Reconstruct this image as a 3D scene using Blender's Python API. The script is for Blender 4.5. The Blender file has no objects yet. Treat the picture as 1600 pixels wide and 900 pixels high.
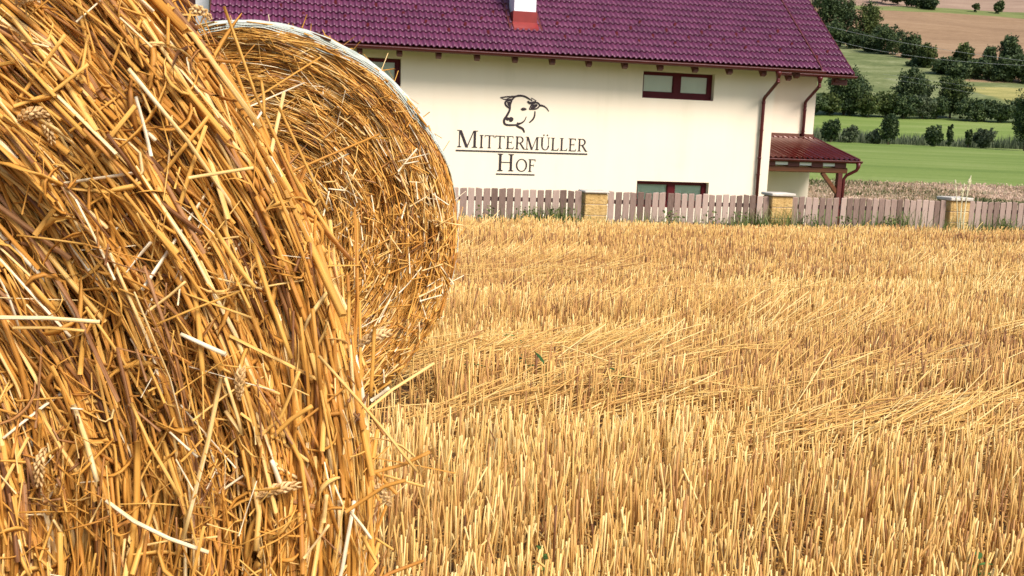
import bpy, math, random
import numpy as np
from mathutils import Vector, Matrix

random.seed(7)
rng = np.random.default_rng(7)
SC = bpy.context.scene
COL = SC.collection
R = math.radians

# ------------------------------------------------------------------ camera
F_PX = 1600.0
PITCH = math.atan(250 / 1600.0)
ROLL = R(2.3)
EYE = np.array([0.0, 0.0, 1.0])
_fw = np.array([0, math.cos(PITCH), -math.sin(PITCH)])
_r0 = np.array([1.0, 0, 0])
_u0 = np.cross(_r0, _fw)
_rt = _r0 * math.cos(ROLL) + _u0 * math.sin(ROLL)
_up = _u0 * math.cos(ROLL) - _r0 * math.sin(ROLL)


def ray(px, py):
    return _fw + _rt * (px - 800) / F_PX - _up * (py - 450) / F_PX


def at(px, py, Y):
    """point of the photograph's ray (1600x900 px) at forward distance Y"""
    r = ray(px, py)
    return EYE + r * (Y / r[1])


cam = bpy.data.cameras.new("camera")
cam.lens = 36.0
cam.sensor_width = 36.0
cam.clip_start = 0.02
cam.clip_end = 4000
cam.dof.use_dof = True
cam.dof.focus_distance = 1.6
cam.dof.aperture_fstop = 40
camo = bpy.data.objects.new("camera", cam)
COL.objects.link(camo)
m = Matrix(((_rt[0], _up[0], -_fw[0], EYE[0]), (_rt[1], _up[1], -_fw[1], EYE[1]), (_rt[2], _up[2], -_fw[2], EYE[2]), (0, 0, 0, 1)))
camo.matrix_world = m
SC.camera = camo

# ------------------------------------------------------------------ light
SUN_EL, SUN_AZ = R(47), R(140)          # azimuth measured from +Y clockwise
sd = Vector((math.sin(SUN_AZ) * math.cos(SUN_EL), math.cos(SUN_AZ) * math.cos(SUN_EL), math.sin(SUN_EL)))
sun = bpy.data.lights.new("sun", 'SUN')
sun.energy = 3.9
sun.angle = R(26)
sun.color = (1.0, 0.905, 0.815)
suno = bpy.data.objects.new("sun", sun)
suno.rotation_euler = sd.to_track_quat('Z', 'Y').to_euler()
suno.location = (0, -20, 40)
COL.objects.link(suno)
w = bpy.data.worlds.new("World")
SC.world = w
w.use_nodes = True
nt = w.node_tree
bg = nt.nodes['Background']
sky = nt.nodes.new('ShaderNodeTexSky')
sky.sky_type = 'NISHITA'
sky.sun_disc = False
sky.sun_elevation = SUN_EL
sky.sun_rotation = SUN_AZ
sky.air_density = 1.0
sky.dust_density = 2.5
sky.ozone_density = 2.0
nt.links.new(sky.outputs[0], bg.inputs[0])
bg.inputs[1].default_value = 0.125
SC.view_settings.view_transform = 'Standard'
SC.view_settings.look = 'None'
SC.view_settings.gamma = 1.0
SC.view_settings.exposure = 0.36


# ------------------------------------------------------------------ materials
def new_mat(name):
    mt = bpy.data.materials.new(name)
    mt.use_nodes = True
    t = mt.node_tree
    return mt, t, t.nodes['Principled BSDF']


def ramp(t, stops, src):
    r = t.nodes.new('ShaderNodeValToRGB')
    e = r.color_ramp.elements
    while len(e) < len(stops):
        e.new(0.5)
    for k, (p, c) in enumerate(stops):
        e[k].position = p
        e[k].color = (c[0], c[1], c[2], 1)
    t.links.new(src, r.inputs[0])
    return r.outputs[0]


def noise(t, scale, detail=3.0, stretch=None, coord='Object', rough=0.55):
    tc = t.nodes.new('ShaderNodeTexCoord')
    src = tc.outputs[coord]
    if stretch:
        mp = t.nodes.new('ShaderNodeMapping')
        mp.inputs['Scale'].default_value = stretch
        t.links.new(src, mp.inputs[0])
        src = mp.outputs[0]
    n = t.nodes.new('ShaderNodeTexNoise')
    n.inputs['Scale'].default_value = scale
    n.inputs['Detail'].default_value = detail
    n.inputs['Roughness'].default_value = rough
    t.links.new(src, n.inputs['Vector'])
    return n.outputs[0]


def math_n(t, op, a, b=None, clamp=False):
    n = t.nodes.new('ShaderNodeMath')
    n.operation = op
    n.use_clamp = clamp
    for i, v in enumerate((a, b)):
        if v is None:
            continue
        if isinstance(v, (int, float)):
            n.inputs[i].default_value = v
        else:
            t.links.new(v, n.inputs[i])
    return n.outputs[0]


def mixc(t, fac, a, b):
    n = t.nodes.new('ShaderNodeMix')
    n.data_type = 'RGBA'
    if isinstance(fac, (int, float)):
        n.inputs[0].default_value = fac
    else:
        t.links.new(fac, n.inputs[0])
    for idx, v in ((6, a), (7, b)):
        if isinstance(v, tuple):
            n.inputs[idx].default_value = (*v, 1)
        else:
            t.links.new(v, n.inputs[idx])
    return n.outputs[2]


def bump(t, b, src, strength=0.3, dist=0.02):
    n = t.nodes.new('ShaderNodeBump')
    n.inputs['Strength'].default_value = strength
    n.inputs['Distance'].default_value = dist
    t.links.new(src, n.inputs['Height'])
    t.links.new(n.outputs[0], b.inputs['Normal'])


def mat_noise(name, stops, scale=5, rough=0.7, detail=4, stretch=None, bstr=0.0, bdist=0.01, spec=0.4, metal=0.0, bscale=None):
    mt, t, b = new_mat(name)
    s = noise(t, scale, detail, stretch)
    t.links.new(ramp(t, stops, s), b.inputs['Base Color'])
    b.inputs['Roughness'].default_value = rough
    b.inputs['Specular IOR Level'].default_value = spec
    b.inputs['Metallic'].default_value = metal
    if bstr:
        bump(t, b, noise(t, bscale or scale * 3, 5, stretch), bstr, bdist)
    return mt


def mat_tint(name, stops, rough=0.6, spec=0.3, nscale=0, namp=0.2, nstretch=None, transl=0.0, streak=0.0):
    """colour from the per-piece attribute 'tint' (random from straw to straw, leaf to leaf)"""
    mt, t, b = new_mat(name)
    a = t.nodes.new('ShaderNodeAttribute')
    a.attribute_name = 'tint'
    src = a.outputs['Fac']
    if nscale:
        nz = noise(t, nscale, 3, nstretch)
        nz = math_n(t, 'MULTIPLY', math_n(t, 'SUBTRACT', nz, 0.5), namp)
        src = math_n(t, 'ADD', src, nz, True)
    if streak:
        cb = t.nodes.new('ShaderNodeCombineXYZ')
        for i, (nm, sc_) in enumerate((('s_id', 1.0), ('s_around', 2.2), ('s_along', 16.0))):
            q = t.nodes.new('ShaderNodeAttribute')
            q.attribute_name = nm
            t.links.new(math_n(t, 'MULTIPLY', q.outputs['Fac'], sc_), cb.inputs[i])
        nn = t.nodes.new('ShaderNodeTexNoise')
        nn.inputs['Scale'].default_value = 1.7
        nn.inputs['Detail'].default_value = 5
        nn.inputs['Roughness'].default_value = .62
        t.links.new(cb.outputs[0], nn.inputs['Vector'])
        src = math_n(t, 'ADD', src, math_n(t, 'MULTIPLY', math_n(t, 'SUBTRACT', nn.outputs[0], .5), streak), True)
        bump(t, b, nn.outputs[0], .35, .001)
    c = ramp(t, stops, src)
    t.links.new(c, b.inputs['Base Color'])
    b.inputs['Roughness'].default_value = rough
    b.inputs['Specular IOR Level'].default_value = spec
    if transl:
        tr = t.nodes.new('ShaderNodeBsdfTranslucent')
        t.links.new(c, tr.inputs[0])
        mx = t.nodes.new('ShaderNodeMixShader')
        mx.inputs[0].default_value = transl
        t.links.new(b.outputs[0], mx.inputs[1])
        t.links.new(tr.outputs[0], mx.inputs[2])
        t.links.new(mx.outputs[0], t.nodes['Material Output'].inputs[0])
    return mt


M = {}
M['straw'] = mat_tint('straw', [(0, (.10, .036, .009)), (.12, (.23, .095, .030)), (.20, (.35, .185, .085)), (.28, (.37, .150, .026)), (.5, (.56, .262, .043)), (.74, (.70, .395, .088)), (.90, (.77, .54, .215)), (1, (.87, .77, .55))],
                      rough=.55, spec=.28, nscale=18, namp=.22, streak=.55)
M['stubble'] = mat_tint('stubble', [(0, (.14, .055, .020)), (.25, (.35, .165, .056)), (.5, (.54, .300, .085)), (.78, (.68, .435, .128)), (1, (.80, .61, .26))],
                        rough=.55, spec=.3, nscale=25, namp=.2, streak=.35)
M['straw_core'] = mat_noise('straw_core', [(.3, (.03, .012, .003)), (.55, (.10, .045, .010)), (.75, (.22, .11, .03))], 60, .8, bstr=.8, bdist=.02, stretch=(1, 1, 1))  # shade in the straw gaps is painted in: core far darker than straw
M['ear'] = mat_tint('ear', [(0, (.50, .30, .11)), (1, (.74, .51, .24))], rough=.6, nscale=90, namp=.5)
M['net'] = mat_noise('net', [(.3, (.46, .52, .45)), (.7, (.62, .66, .58))], 30, .5)
M['soil'] = mat_noise('soil', [(.3, (.06, .035, .018)), (.5, (.15, .085, .035)), (.7, (.30, .18, .07))], 16, .9, 8, bstr=.6, bdist=.03)
M['lawn'] = mat_noise('lawn', [(.3, (.06, .11, .02)), (.6, (.16, .19, .05)), (.8, (.30, .24, .10))], 2.0, .9, 6, bstr=.6, bdist=.05)
M['scrubland'] = mat_noise('scrubland', [(.3, (.17, .17, .07)), (.5, (.34, .26, .155)), (.75, (.45, .33, .23))], .8, .9, 6, bstr=.6, bdist=.1)
M['verge'] = mat_noise('verge', [(.3, (.05, .08, .02)), (.6, (.12, .15, .05)), (.8, (.2, .2, .08))], .6, .9, 6, bstr=.6, bdist=.1)
def plaster_mat():
    mt, t, b = new_mat('plaster')
    streak = noise(t, 2.2, 5, (1, 1, .10))
    cloud = noise(t, .55, 5)
    f = math_n(t, 'ADD', math_n(t, 'MULTIPLY', streak, .5), math_n(t, 'MULTIPLY', cloud, .5))
    t.links.new(ramp(t, [(.30, (.78, .68, .52)), (.45, (.865, .75, .595)), (.7, (.885, .78, .63))], f), b.inputs['Base Color'])
    b.inputs['Roughness'].default_value = .88
    b.inputs['Specular IOR Level'].default_value = .2
    bump(t, b, noise(t, 150, 5), .2, .004)
    return mt


M['plaster'] = plaster_mat()
M['white_plaster'] = mat_noise('white_plaster', [(.3, (.74, .75, .76)), (.7, (.82, .82, .82))], 3, .8, 4)
M['tile'] = mat_noise('tile', [(.25, (.085, .021, .050)), (.5, (.122, .029, .071)), (.8, (.165, .042, .095))], 2.2, .40, 6, spec=.5, bstr=.06, bdist=.004, bscale=60)
M['red_metal'] = mat_noise('red_metal', [(.3, (.070, .006, .007)), (.7, (.10, .010, .011))], 3, .42, 4, spec=.4)
M['sheet_red'] = mat_noise('sheet_red', [(.3, (.10, .013, .011)), (.7, (.13, .019, .016))], 3, .17, 4, spec=.9)
M['sheet_red'].node_tree.nodes['Principled BSDF'].inputs['Metallic'].default_value = .35
M['sheet_red'].node_tree.nodes['Principled BSDF'].inputs['Coat Weight'].default_value = 1.0
M['sheet_red'].node_tree.nodes['Principled BSDF'].inputs['Coat IOR'].default_value = 1.9
M['flashing'] = mat_noise('flashing', [(.3, (.20, .016, .013)), (.7, (.26, .024, .019))], 4, .35, 4, spec=.5)
M['frame'] = mat_noise('frame', [(.3, (.075, .004, .007)), (.7, (.10, .006, .010))], 5, .55, 4, spec=.2)
M['wood'] = mat_noise('wood', [(.25, (.075, .022, .006)), (.5, (.12, .036, .009)), (.8, (.17, .056, .013))], 3, .5, 6, stretch=(1, 10, 10), bstr=.15, bdist=.004)
M['dark_wood'] = mat_noise('dark_wood', [(.3, (.07, .012, .010)), (.7, (.13, .025, .018))], 4, .5, 5, stretch=(1, 8, 8))
M['cladding'] = mat_noise('cladding', [(.3, (.035, .008, .006)), (.7, (.07, .016, .010))], 4, .7, 5, stretch=(8, 8, 1))
M['blind'] = mat_noise('blind', [(.3, (.70, .75, .66)), (.7, (.78, .82, .73))], 3, .6, 3)
M['black'] = mat_noise('black', [(.3, (.012, .01, .01)), (.7, (.02, .017, .017))], 3, .8, 3)
M['paint'] = mat_noise('paint', [(.3, (.020, .012, .015)), (.7, (.032, .018, .022))], 8, .7, 4)
M['chimney_white'] = mat_noise('chimney_white', [(.3, (.78, .79, .82)), (.7, (.83, .84, .86))], 3, .35, 4, spec=.5)
M['picket'] = mat_tint('picket', [(0, (.15, .10, .078)), (.5, (.32, .228, .185)), (1, (.46, .35, .288))], rough=.8, spec=.2, nscale=14, namp=.7, nstretch=(6, 6, .7))
M['rail'] = mat_noise('rail', [(.3, (.08, .045, .04)), (.7, (.15, .09, .08))], 10, .8, 5, stretch=(.5, 8, 8))
M['stone'] = mat_noise('stone', [(.25, (.40, .25, .08)), (.5, (.55, .36, .13)), (.8, (.64, .47, .21))], 9, .85, 7, bstr=.9, bdist=.03, bscale=22)
M['concrete'] = mat_noise('concrete', [(.3, (.52, .48, .40)), (.7, (.66, .62, .54))], 9, .85, 7, bstr=.3, bdist=.01)
M['bark'] = mat_noise('bark', [(.3, (.05, .035, .022)), (.7, (.12, .085, .055))], 4, .9, 6, stretch=(6, 6, 1), bstr=.5, bdist=.03)
M['leaf'] = mat_tint('leaf', [(0, (.017, .034, .016)), (.35, (.042, .070, .028)), (.7, (.086, .122, .042)), (1, (.15, .185, .065))], rough=.65, spec=.25, transl=.15)
M['leaf_light'] = mat_tint('leaf_light', [(0, (.022, .04, .014)), (.4, (.06, .09, .025)), (.75, (.12, .15, .04)), (1, (.2, .22, .07))], rough=.65, spec=.25, transl=.2)
M['leaf_grey'] = mat_tint('leaf_grey', [(0, (.045, .065, .035)), (.5, (.11, .14, .075)), (1, (.21, .24, .14))], rough=.7, spec=.2, transl=.2)
M['grass'] = mat_tint('grass', [(0, (.035, .07, .015)), (.5, (.10, .16, .035)), (.8, (.22, .26, .08)), (1, (.45, .42, .2))], rough=.6, spec=.2, transl=.25)
M['dry_grass'] = mat_tint('dry_grass', [(0, (.06, .09, .03)), (.25, (.16, .16, .07)), (.45, (.44, .32, .21)), (1, (.68, .51, .40))], rough=.8, spec=.1, transl=.2)
M['pale_grass'] = mat_tint('pale_grass', [(0, (.60, .55, .32)), (1, (.80, .77, .56))], rough=.7, spec=.2)
M['weed'] = mat_tint('weed', [(0, (.03, .09, .02)), (1, (.12, .24, .06))], rough=.5, spec=.3, transl=.2)
M['wire'] = mat_noise('wire', [(.3, (.30, .30, .30)), (.7, (.38, .38, .38))], 3, .4, 2)


def glass_mat():
    mt, t, b = new_mat('glass')
    t.nodes.remove(b)
    tr = t.nodes.new('ShaderNodeBsdfTransparent')
    tr.inputs[0].default_value = (.93, .97, .93, 1)
    gl = t.nodes.new('ShaderNodeBsdfGlossy')
    gl.inputs['Roughness'].default_value = .03
    fr = t.nodes.new('ShaderNodeFresnel')
    fr.inputs[0].default_value = 1.5
    mx = t.nodes.new('ShaderNodeMixShader')
    t.links.new(fr.outputs[0], mx.inputs[0])
    t.links.new(tr.outputs[0], mx.inputs[1])
    t.links.new(gl.outputs[0], mx.inputs[2])
    t.links.new(mx.outputs[0], t.nodes['Material Output'].inputs[0])
    return mt


M['glass'] = glass_mat()


def meadow_mat(name, c1, c2, c3):
    mt, t, b = new_mat(name)
    big = noise(t, .035, 3, (1, 3.2, 1))
    stripes = noise(t, .25, 4, (.12, 1, 1))
    fine = noise(t, 3.0, 5)
    f = math_n(t, 'ADD', math_n(t, 'MULTIPLY', big, .45), math_n(t, 'ADD', math_n(t, 'MULTIPLY', stripes, .35), math_n(t, 'MULTIPLY', fine, .2)))
    t.links.new(ramp(t, [(.38, c1), (.5, c2), (.62, c3)], f), b.inputs['Base Color'])
    b.inputs['Roughness'].default_value = .9
    b.inputs['Specular IOR Level'].default_value = .1
    bump(t, b, noise(t, 4, 5), .5, .1)
    return mt


M['meadow'] = meadow_mat('meadow', (.115, .175, .038), (.165, .228, .055), (.235, .285, .095))


def hill_mat():
    mt, t, b = new_mat('hillside')
    geo = t.nodes.new('ShaderNodeNewGeometry')
    sp = t.nodes.new('ShaderNodeSeparateXYZ')
    t.links.new(geo.outputs['Position'], sp.inputs[0])
    wob = math_n(t, 'MULTIPLY', math_n(t, 'SUBTRACT', noise(t, .02, 4), .5), 14.0)
    X = math_n(t, 'ADD', sp.outputs[0], wob)
    Y = math_n(t, 'ADD', sp.outputs[1], wob)

    def step(v, edge, width=2.0):
        return math_n(t, 'DIVIDE', math_n(t, 'SUBTRACT', v, edge), width, True)

    pale = ramp(t, [(.32, (.085, .115, .042)), (.5, (.155, .18, .075)), (.68, (.27, .285, .15))],
                math_n(t, 'ADD', math_n(t, 'MULTIPLY', noise(t, .06, 5, (1, 2, 1)), .6), math_n(t, 'MULTIPLY', noise(t, .55, 5), .4)))
    yel = ramp(t, [(.35, (.22, .22, .075)), (.65, (.36, .32, .12))], noise(t, .35, 5, (.25, 1, 1)))
    tram = noise(t, .55, 3, (.06, 1, 1))          # seed rows and wheel tracks along the slope
    brown = ramp(t, [(.34, (.20, .128, .075)), (.5, (.275, .182, .107)), (.66, (.35, .245, .15))],
                 math_n(t, 'ADD', math_n(t, 'MULTIPLY', noise(t, .03, 5, (.5, 1.2, 1)), .4),
                        math_n(t, 'ADD', math_n(t, 'MULTIPLY', noise(t, .8, 5, (.4, 1, 1)), .3), math_n(t, 'MULTIPLY', tram, .3))))
    green = ramp(t, [(.3, (.11, .14, .045)), (.7, (.22, .24, .09))], noise(t, .2, 5, (.3, 1, 1)))
    pink = ramp(t, [(.3, (.25, .17, .12)), (.7, (.35, .25, .18))], noise(t, .2, 5, (.3, 1, 1)))
    c = mixc(t, math_n(t, 'MULTIPLY', step(X, 100), math_n(t, 'SUBTRACT', 1.0, step(Y, 240))), pale, yel)
    inb = math_n(t, 'MULTIPLY', step(X, 106), step(Y, 247))
    c = mixc(t, inb, c, brown)
    c = mixc(t, step(Y, 452), c, green)
    c = mixc(t, step(Y, 482), c, pink)
    c = mixc(t, step(Y, 545), c, green)
    t.links.new(c, b.inputs['Base Color'])
    b.inputs['Roughness'].default_value = .95
    b.inputs['Specular IOR Level'].default_value = .05
    bump(t, b, noise(t, 1.0, 5), .6, .3)
    return mt


M['hillside'] = hill_mat()


# ------------------------------------------------------------------ object helpers
def tag(o, label=None, cat=None, group=None, kind=None):
    if label: o['label'] = label
    if cat: o['category'] = cat
    if group: o['group'] = group
    if kind: o['kind'] = kind
    return o


def thing(name, label, cat, loc=(0, 0, 0), rz=0.0, group=None):
    o = bpy.data.objects.new(name, None)
    COL.objects.link(o)
    o.location = loc
    o.rotation_euler = (0, 0, rz)
    o.empty_display_size = .2
    return tag(o, label, cat, group)


def mesh_np(name, V, Q, mats, parent=None, attrs=None, mat_idx=None, smooth=False):
    """numpy verts (N,3) + quads (M,4) -> one linked object"""
    me = bpy.data.meshes.new(name)
    V = np.ascontiguousarray(V, dtype=np.float32)
    Q = np.ascontiguousarray(Q, dtype=np.int32)
    me.vertices.add(len(V))
    me.vertices.foreach_set('co', V.ravel())
    me.loops.add(Q.size)
    me.loops.foreach_set('vertex_index', Q.ravel())
    me.polygons.add(len(Q))
    me.polygons.foreach_set('loop_start', np.arange(0, Q.size, 4, dtype=np.int32))
    if smooth:
        me.polygons.foreach_set('use_smooth', np.ones(len(Q), dtype=bool))
    if mat_idx is not None:
        me.polygons.foreach_set('material_index', np.ascontiguousarray(mat_idx, dtype=np.int32))
    for k, a in (attrs or {}).items():
        at_ = me.attributes.new(k, 'FLOAT', 'POINT')
        at_.data.foreach_set('value', np.ascontiguousarray(a, dtype=np.float32))
    for mt in (mats if isinstance(mats, (list, tuple)) else [mats]):
        me.materials.append(mt)
    me.update(calc_edges=True)
    o = bpy.data.objects.new(name, me)
    COL.objects.link(o)
    if parent is not None:
        o.parent = parent
    return o


class MB:
    """collects polygons, then links them as one mesh object"""

    def __init__(s):
        s.v, s.f, s.mi, s.t = [], [], [], []
        s.cur = 0

    def add(s, vs, fs, tint=.5):
        b = len(s.v)
        s.v += [tuple(map(float, p)) for p in vs]
        s.t += [tint] * len(vs)
        for f in fs:
            s.f.append([b + i for i in f])
            s.mi.append(s.cur)
        return s

    def box(s, x0, x1, y0, y1, z0, z1, tint=.5):
        return s.add([(x0, y0, z0), (x1, y0, z0), (x1, y1, z0), (x0, y1, z0), (x0, y0, z1), (x1, y0, z1), (x1, y1, z1), (x0, y1, z1)],
                     [(3, 2, 1, 0), (4, 5, 6, 7), (0, 1, 5, 4), (1, 2, 6, 5), (2, 3, 7, 6), (3, 0, 4, 7)], tint)

    def cbox(s, x0, x1, y0, y1, z0, z1, c=.01, tint=.5):
        """box with chamfered front/top/side edges (octagonal rings)"""
        rings = []
        for z, i in ((z0, c), (z0 + c, 0), (z1 - c, 0), (z1, c)):
            k = c
            rings.append([(x0 + k + 0, y0 + i, z), (x1 - k, y0 + i, z), (x1 - i, y0 + k, z), (x1 - i, y1 - k, z),
                          (x1 - k, y1 - i, z), (x0 + k, y1 - i, z), (x0 + i, y1 - k, z), (x0 + i, y0 + k, z)])
        vs = [p for r_ in rings for p in r_]
        fs = [tuple(range(7, -1, -1)), tuple(range(24, 32))]
        for a in range(3):
            for i in range(8):
                j = (i + 1) % 8
                fs.append((a * 8 + i, a * 8 + j, a * 8 + 8 + j, a * 8 + 8 + i))
        return s.add(vs, fs, tint)

    def tube(s, pts, rad, n=10, cap=True, tint=.5):
        pts = [Vector(p) for p in pts]
        rads = rad if isinstance(rad, (list, tuple)) else [rad] * len(pts)
        vs, fs = [], []
        u = None
        for i, p in enumerate(pts):
            tg = (pts[min(i + 1, len(pts) - 1)] - pts[max(i - 1, 0)]).normalized()
            if u is None:
                u = tg.orthogonal().normalized()
            u = (u - tg * u.dot(tg)).normalized()
            v = tg.cross(u)
            for k in range(n):
                a = 2 * math.pi * k / n
                vs.append(p + (u * math.cos(a) + v * math.sin(a)) * rads[i])
        for i in range(len(pts) - 1):
            for k in range(n):
                j = (k + 1) % n
                fs.append((i * n + k, i * n + j, (i + 1) * n + j, (i + 1) * n + k))
        if cap:
            fs.append(tuple(range(n - 1, -1, -1)))
            fs.append(tuple((len(pts) - 1) * n + k for k in range(n)))
        return s.add(vs, fs, tint)

    def prism(s, prof, axis_pts, tint=.5):
        """closed 2-D profile [(y,z)] swept along x from x0 to x1"""
        x0, x1 = axis_pts
        n = len(prof)
        vs = [(x0, p[0], p[1]) for p in prof] + [(x1, p[0], p[1]) for p in prof]
        fs = [tuple(range(n)), tuple(range(2 * n - 1, n - 1, -1))]
        for i in range(n):
            j = (i + 1) % n
            fs.append((i, i + n, j + n, j)[::-1])
        return s.add(vs, fs, tint)

    def build(s, name, mats, parent=None, smooth=False, label=None):
        me = bpy.data.meshes.new(name)
        me.from_pydata(s.v, [], s.f)
        ms = mats if isinstance(mats, (list, tuple)) else [mats]
        for mt in ms:
            me.materials.append(mt)
        if len(ms) > 1:
            me.polygons.foreach_set('material_index', s.mi)
        a = me.attributes.new('tint', 'FLOAT', 'POINT')
        a.data.foreach_set('value', s.t)
        if smooth:
            me.polygons.foreach_set('use_smooth', [True] * len(me.polygons))
        me.update()
        o = bpy.data.objects.new(name, me)
        COL.objects.link(o)
        if parent is not None:
            o.parent = parent
        if label:
            o['label'] = label
        return o


# ------------------------------------------------------------------ numpy geometry
def norm(a):
    return a / np.maximum(np.linalg.norm(a, axis=-1, keepdims=True), 1e-9)


def tubes(P, Rd, K=4, flat=1.0, tint=None, caps=True):
    """many tubes at once: P (N,S,3) centre lines, Rd (N,S) radii"""
    N, S, _ = P.shape
    T = norm(np.gradient(P, axis=1))
    ref = norm(rng.normal(size=(N, 1, 3)))
    U = norm(np.cross(T, ref))
    W = np.cross(T, U)
    a = np.arange(K) * 2 * math.pi / K
    fl = np.broadcast_to(np.asarray(flat, float).reshape(-1, 1, 1, 1), (N, 1, 1, 1)) if np.ndim(flat) else flat
    V = P[:, :, None, :] + Rd[:, :, None, None] * (np.cos(a)[None, None, :, None] * U[:, :, None, :] + fl * np.sin(a)[None, None, :, None] * W[:, :, None, :])
    idx = np.arange(N * S * K).reshape(N, S, K)
    nx = np.roll(idx, -1, axis=2)
    Q = np.stack([idx[:, :-1], nx[:, :-1], nx[:, 1:], idx[:, 1:]], axis=-1).reshape(-1, 4)
    if caps:
        cs = []
        for e in (0, S - 1):
            cs.append(idx[:, e, :4] if K == 4 else idx[:, e, [0, 1, 2, 3]])
            if K == 6:
                cs.append(idx[:, e, [3, 4, 5, 0]])
        Q = np.concatenate([Q] + cs)
    tn = np.repeat(tint if tint is not None else rng.random(N), S * K)
    ln = np.concatenate([np.zeros((N, 1)), np.cumsum(np.linalg.norm(np.diff(P, axis=1), axis=-1), 1)], 1)
    STREAK.append((np.repeat(rng.random(N) * 100, S * K), np.broadcast_to(np.cos(a), (N, S, K)).ravel(), np.repeat(ln.ravel(), K)))
    return V.reshape(-1, 3), Q, tn


STREAK = []


def streak_attrs():
    """stalk coordinates of every tube made since the last call"""
    out = {k: np.concatenate([q[i] for q in STREAK]) for i, k in enumerate(('s_id', 's_around', 's_along'))}
    STREAK.clear()
    return out


def join(parts):
    Vs, Qs, Ts, b = [], [], [], 0
    for V, Q, T in parts:
        Vs.append(V)
        Qs.append(Q + b)
        Ts.append(T)
        b += len(V)
    return np.concatenate(Vs), np.concatenate(Qs), np.concatenate(Ts)


def vnoise(x, y, seed=0):
    xi, yi = np.floor(x).astype(int), np.floor(y).astype(int)
    fx, fy = x - xi, y - yi
    fx, fy = fx * fx * (3 - 2 * fx), fy * fy * (3 - 2 * fy)

    def h(i, j):
        n = np.sin(i * 127.1 + j * 311.7 + seed * 74.7) * 43758.5453
        return n - np.floor(n)
    return (h(xi, yi) * (1 - fx) + h(xi + 1, yi) * fx) * (1 - fy) + (h(xi, yi + 1) * (1 - fx) + h(xi + 1, yi + 1) * fx) * fy


def quads_rand(C, size, up_bias=0.0, tint=None, aspect=1.0):
    """a small leaf quad at each centre, randomly turned"""
    N = len(C)
    n = norm(rng.normal(size=(N, 3)) + np.array([0, 0, up_bias]))
    u = norm(np.cross(n, rng.normal(size=(N, 3))))
    v = np.cross(n, u)
    s = (size * (.6 + .8 * rng.random(N)))[:, None]
    V = np.stack([C - u * s * .5, C - v * s * .32 * aspect + u * s * .05, C + u * s * .5, C + v * s * .32 * aspect + u * s * .05], axis=1)
    return V.reshape(-1, 3), np.arange(N * 4).reshape(N, 4), np.repeat(tint if tint is not None else rng.random(N), 4)


def blades(B, H, lean, width, tint, dirs=None):
    """grass blades: two-quad bent ribbons standing on B"""
    N = len(B)
    a = rng.random(N) * 2 * math.pi if dirs is None else dirs
    d = np.stack([np.cos(a), np.sin(a), np.zeros(N)], 1)
    p = rng.random(N) * 2 * math.pi
    s = np.stack([np.cos(p), np.sin(p), np.zeros(N)], 1)
    pts = []
    for k, (t, ww) in enumerate(((0, 1.), (.5, .85), (1., .12))):
        c = B + np.array([0, 0, 1.])[None] * (H * t * (1 - .25 * lean * t))[:, None] + d * (H * lean * t * t)[:, None]
        pts += [c - s * (width * ww * .5)[:, None], c + s * (width * ww * .5)[:, None]]
    V = np.stack(pts, 1).reshape(-1, 3)
    i = np.arange(N)[:, None] * 6
    Q = np.concatenate([i + np.array([[0, 1, 3, 2]]), i + np.array([[2, 3, 5, 4]])])
    return V, Q, np.repeat(tint, 6)


# ------------------------------------------------------------------ terrain
QX = [-80, 4, 16.7, 19, 26, 36, 48, 130, 140, 190, 215, 330, 480, 560, 800, 1400]
QZ = [0, 0, -.62, -.75, -1.75, -1.65, -.95, .9, 1.1, 6.2, 11.3, 31, 64, 81, 125, 170]


def qof(x, y):
    return y - .2126 * np.clip(x, -30, 30)


def gz(x, y):
    return np.interp(qof(np.asarray(x, float), np.asarray(y, float)), QX, QZ)


def strip(name, q0, q1, nq, mat, amp=0.0):
    xs = np.concatenate([np.linspace(-900, -60, 12)[:-1], np.linspace(-60, 60, 61)[:-1], np.linspace(60, 900, 50)])
    brk = sorted(set(list(np.linspace(q0, q1, nq)) + [k for k in QX if q0 < k < q1]))
    qs = np.array(brk)
    XX, QQ = np.meshgrid(xs, qs)
    YY = QQ + .2126 * np.clip(XX, -30, 30)
    ZZ = np.interp(QQ, QX, QZ)
    if amp:
        e = np.minimum(np.minimum(QQ - q0, q1 - QQ) / 8, 1)
        ZZ = ZZ + amp * e * (vnoise(XX / 37, YY / 29, 3) - .5)
    ny, nx_ = XX.shape
    idx = np.arange(ny * nx_).reshape(ny, nx_)
    Q = np.stack([idx[:-1, :-1], idx[:-1, 1:], idx[1:, 1:], idx[1:, :-1]], -1).reshape(-1, 4)
    o = mesh_np(name, np.stack([XX, YY, ZZ], -1).reshape(-1, 3), Q, mat, smooth=True)
    return tag(o, kind='structure')


strip('field_soil', -80, 16.95, 90, M['soil'])
strip('yard_lawn', 16.95, 38, 20, M['lawn'])
strip('scrub_ground', 38, 48, 10, M['scrubland'])
strip('meadow', 48, 129, 30, M['meadow'])
strip('verge', 129, 137, 5, M['verge'])
strip('far_meadow', 137, 187, 20, M['meadow'])
strip('hedge_ground', 187, 207, 8, M['verge'])
strip('hillside', 207, 1400, 90, M['hillside'], 3.0)

# ------------------------------------------------------------------ straw bales
R0 = .635
YB = R(10)


def bale_frame(c, yaw=YB):
    a = np.array([-math.sin(yaw), math.cos(yaw), 0.0])      # axis, away from the viewer
    e = np.array([math.cos(yaw), math.sin(yaw), 0.0])
    return np.array(c), e, a


def shoulder(r, sh=.05):
    t = np.clip((r - (R0 - sh)) / sh, 0, 1)
    return sh * (1 - np.sqrt(np.maximum(1 - t * t, 0)))


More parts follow.
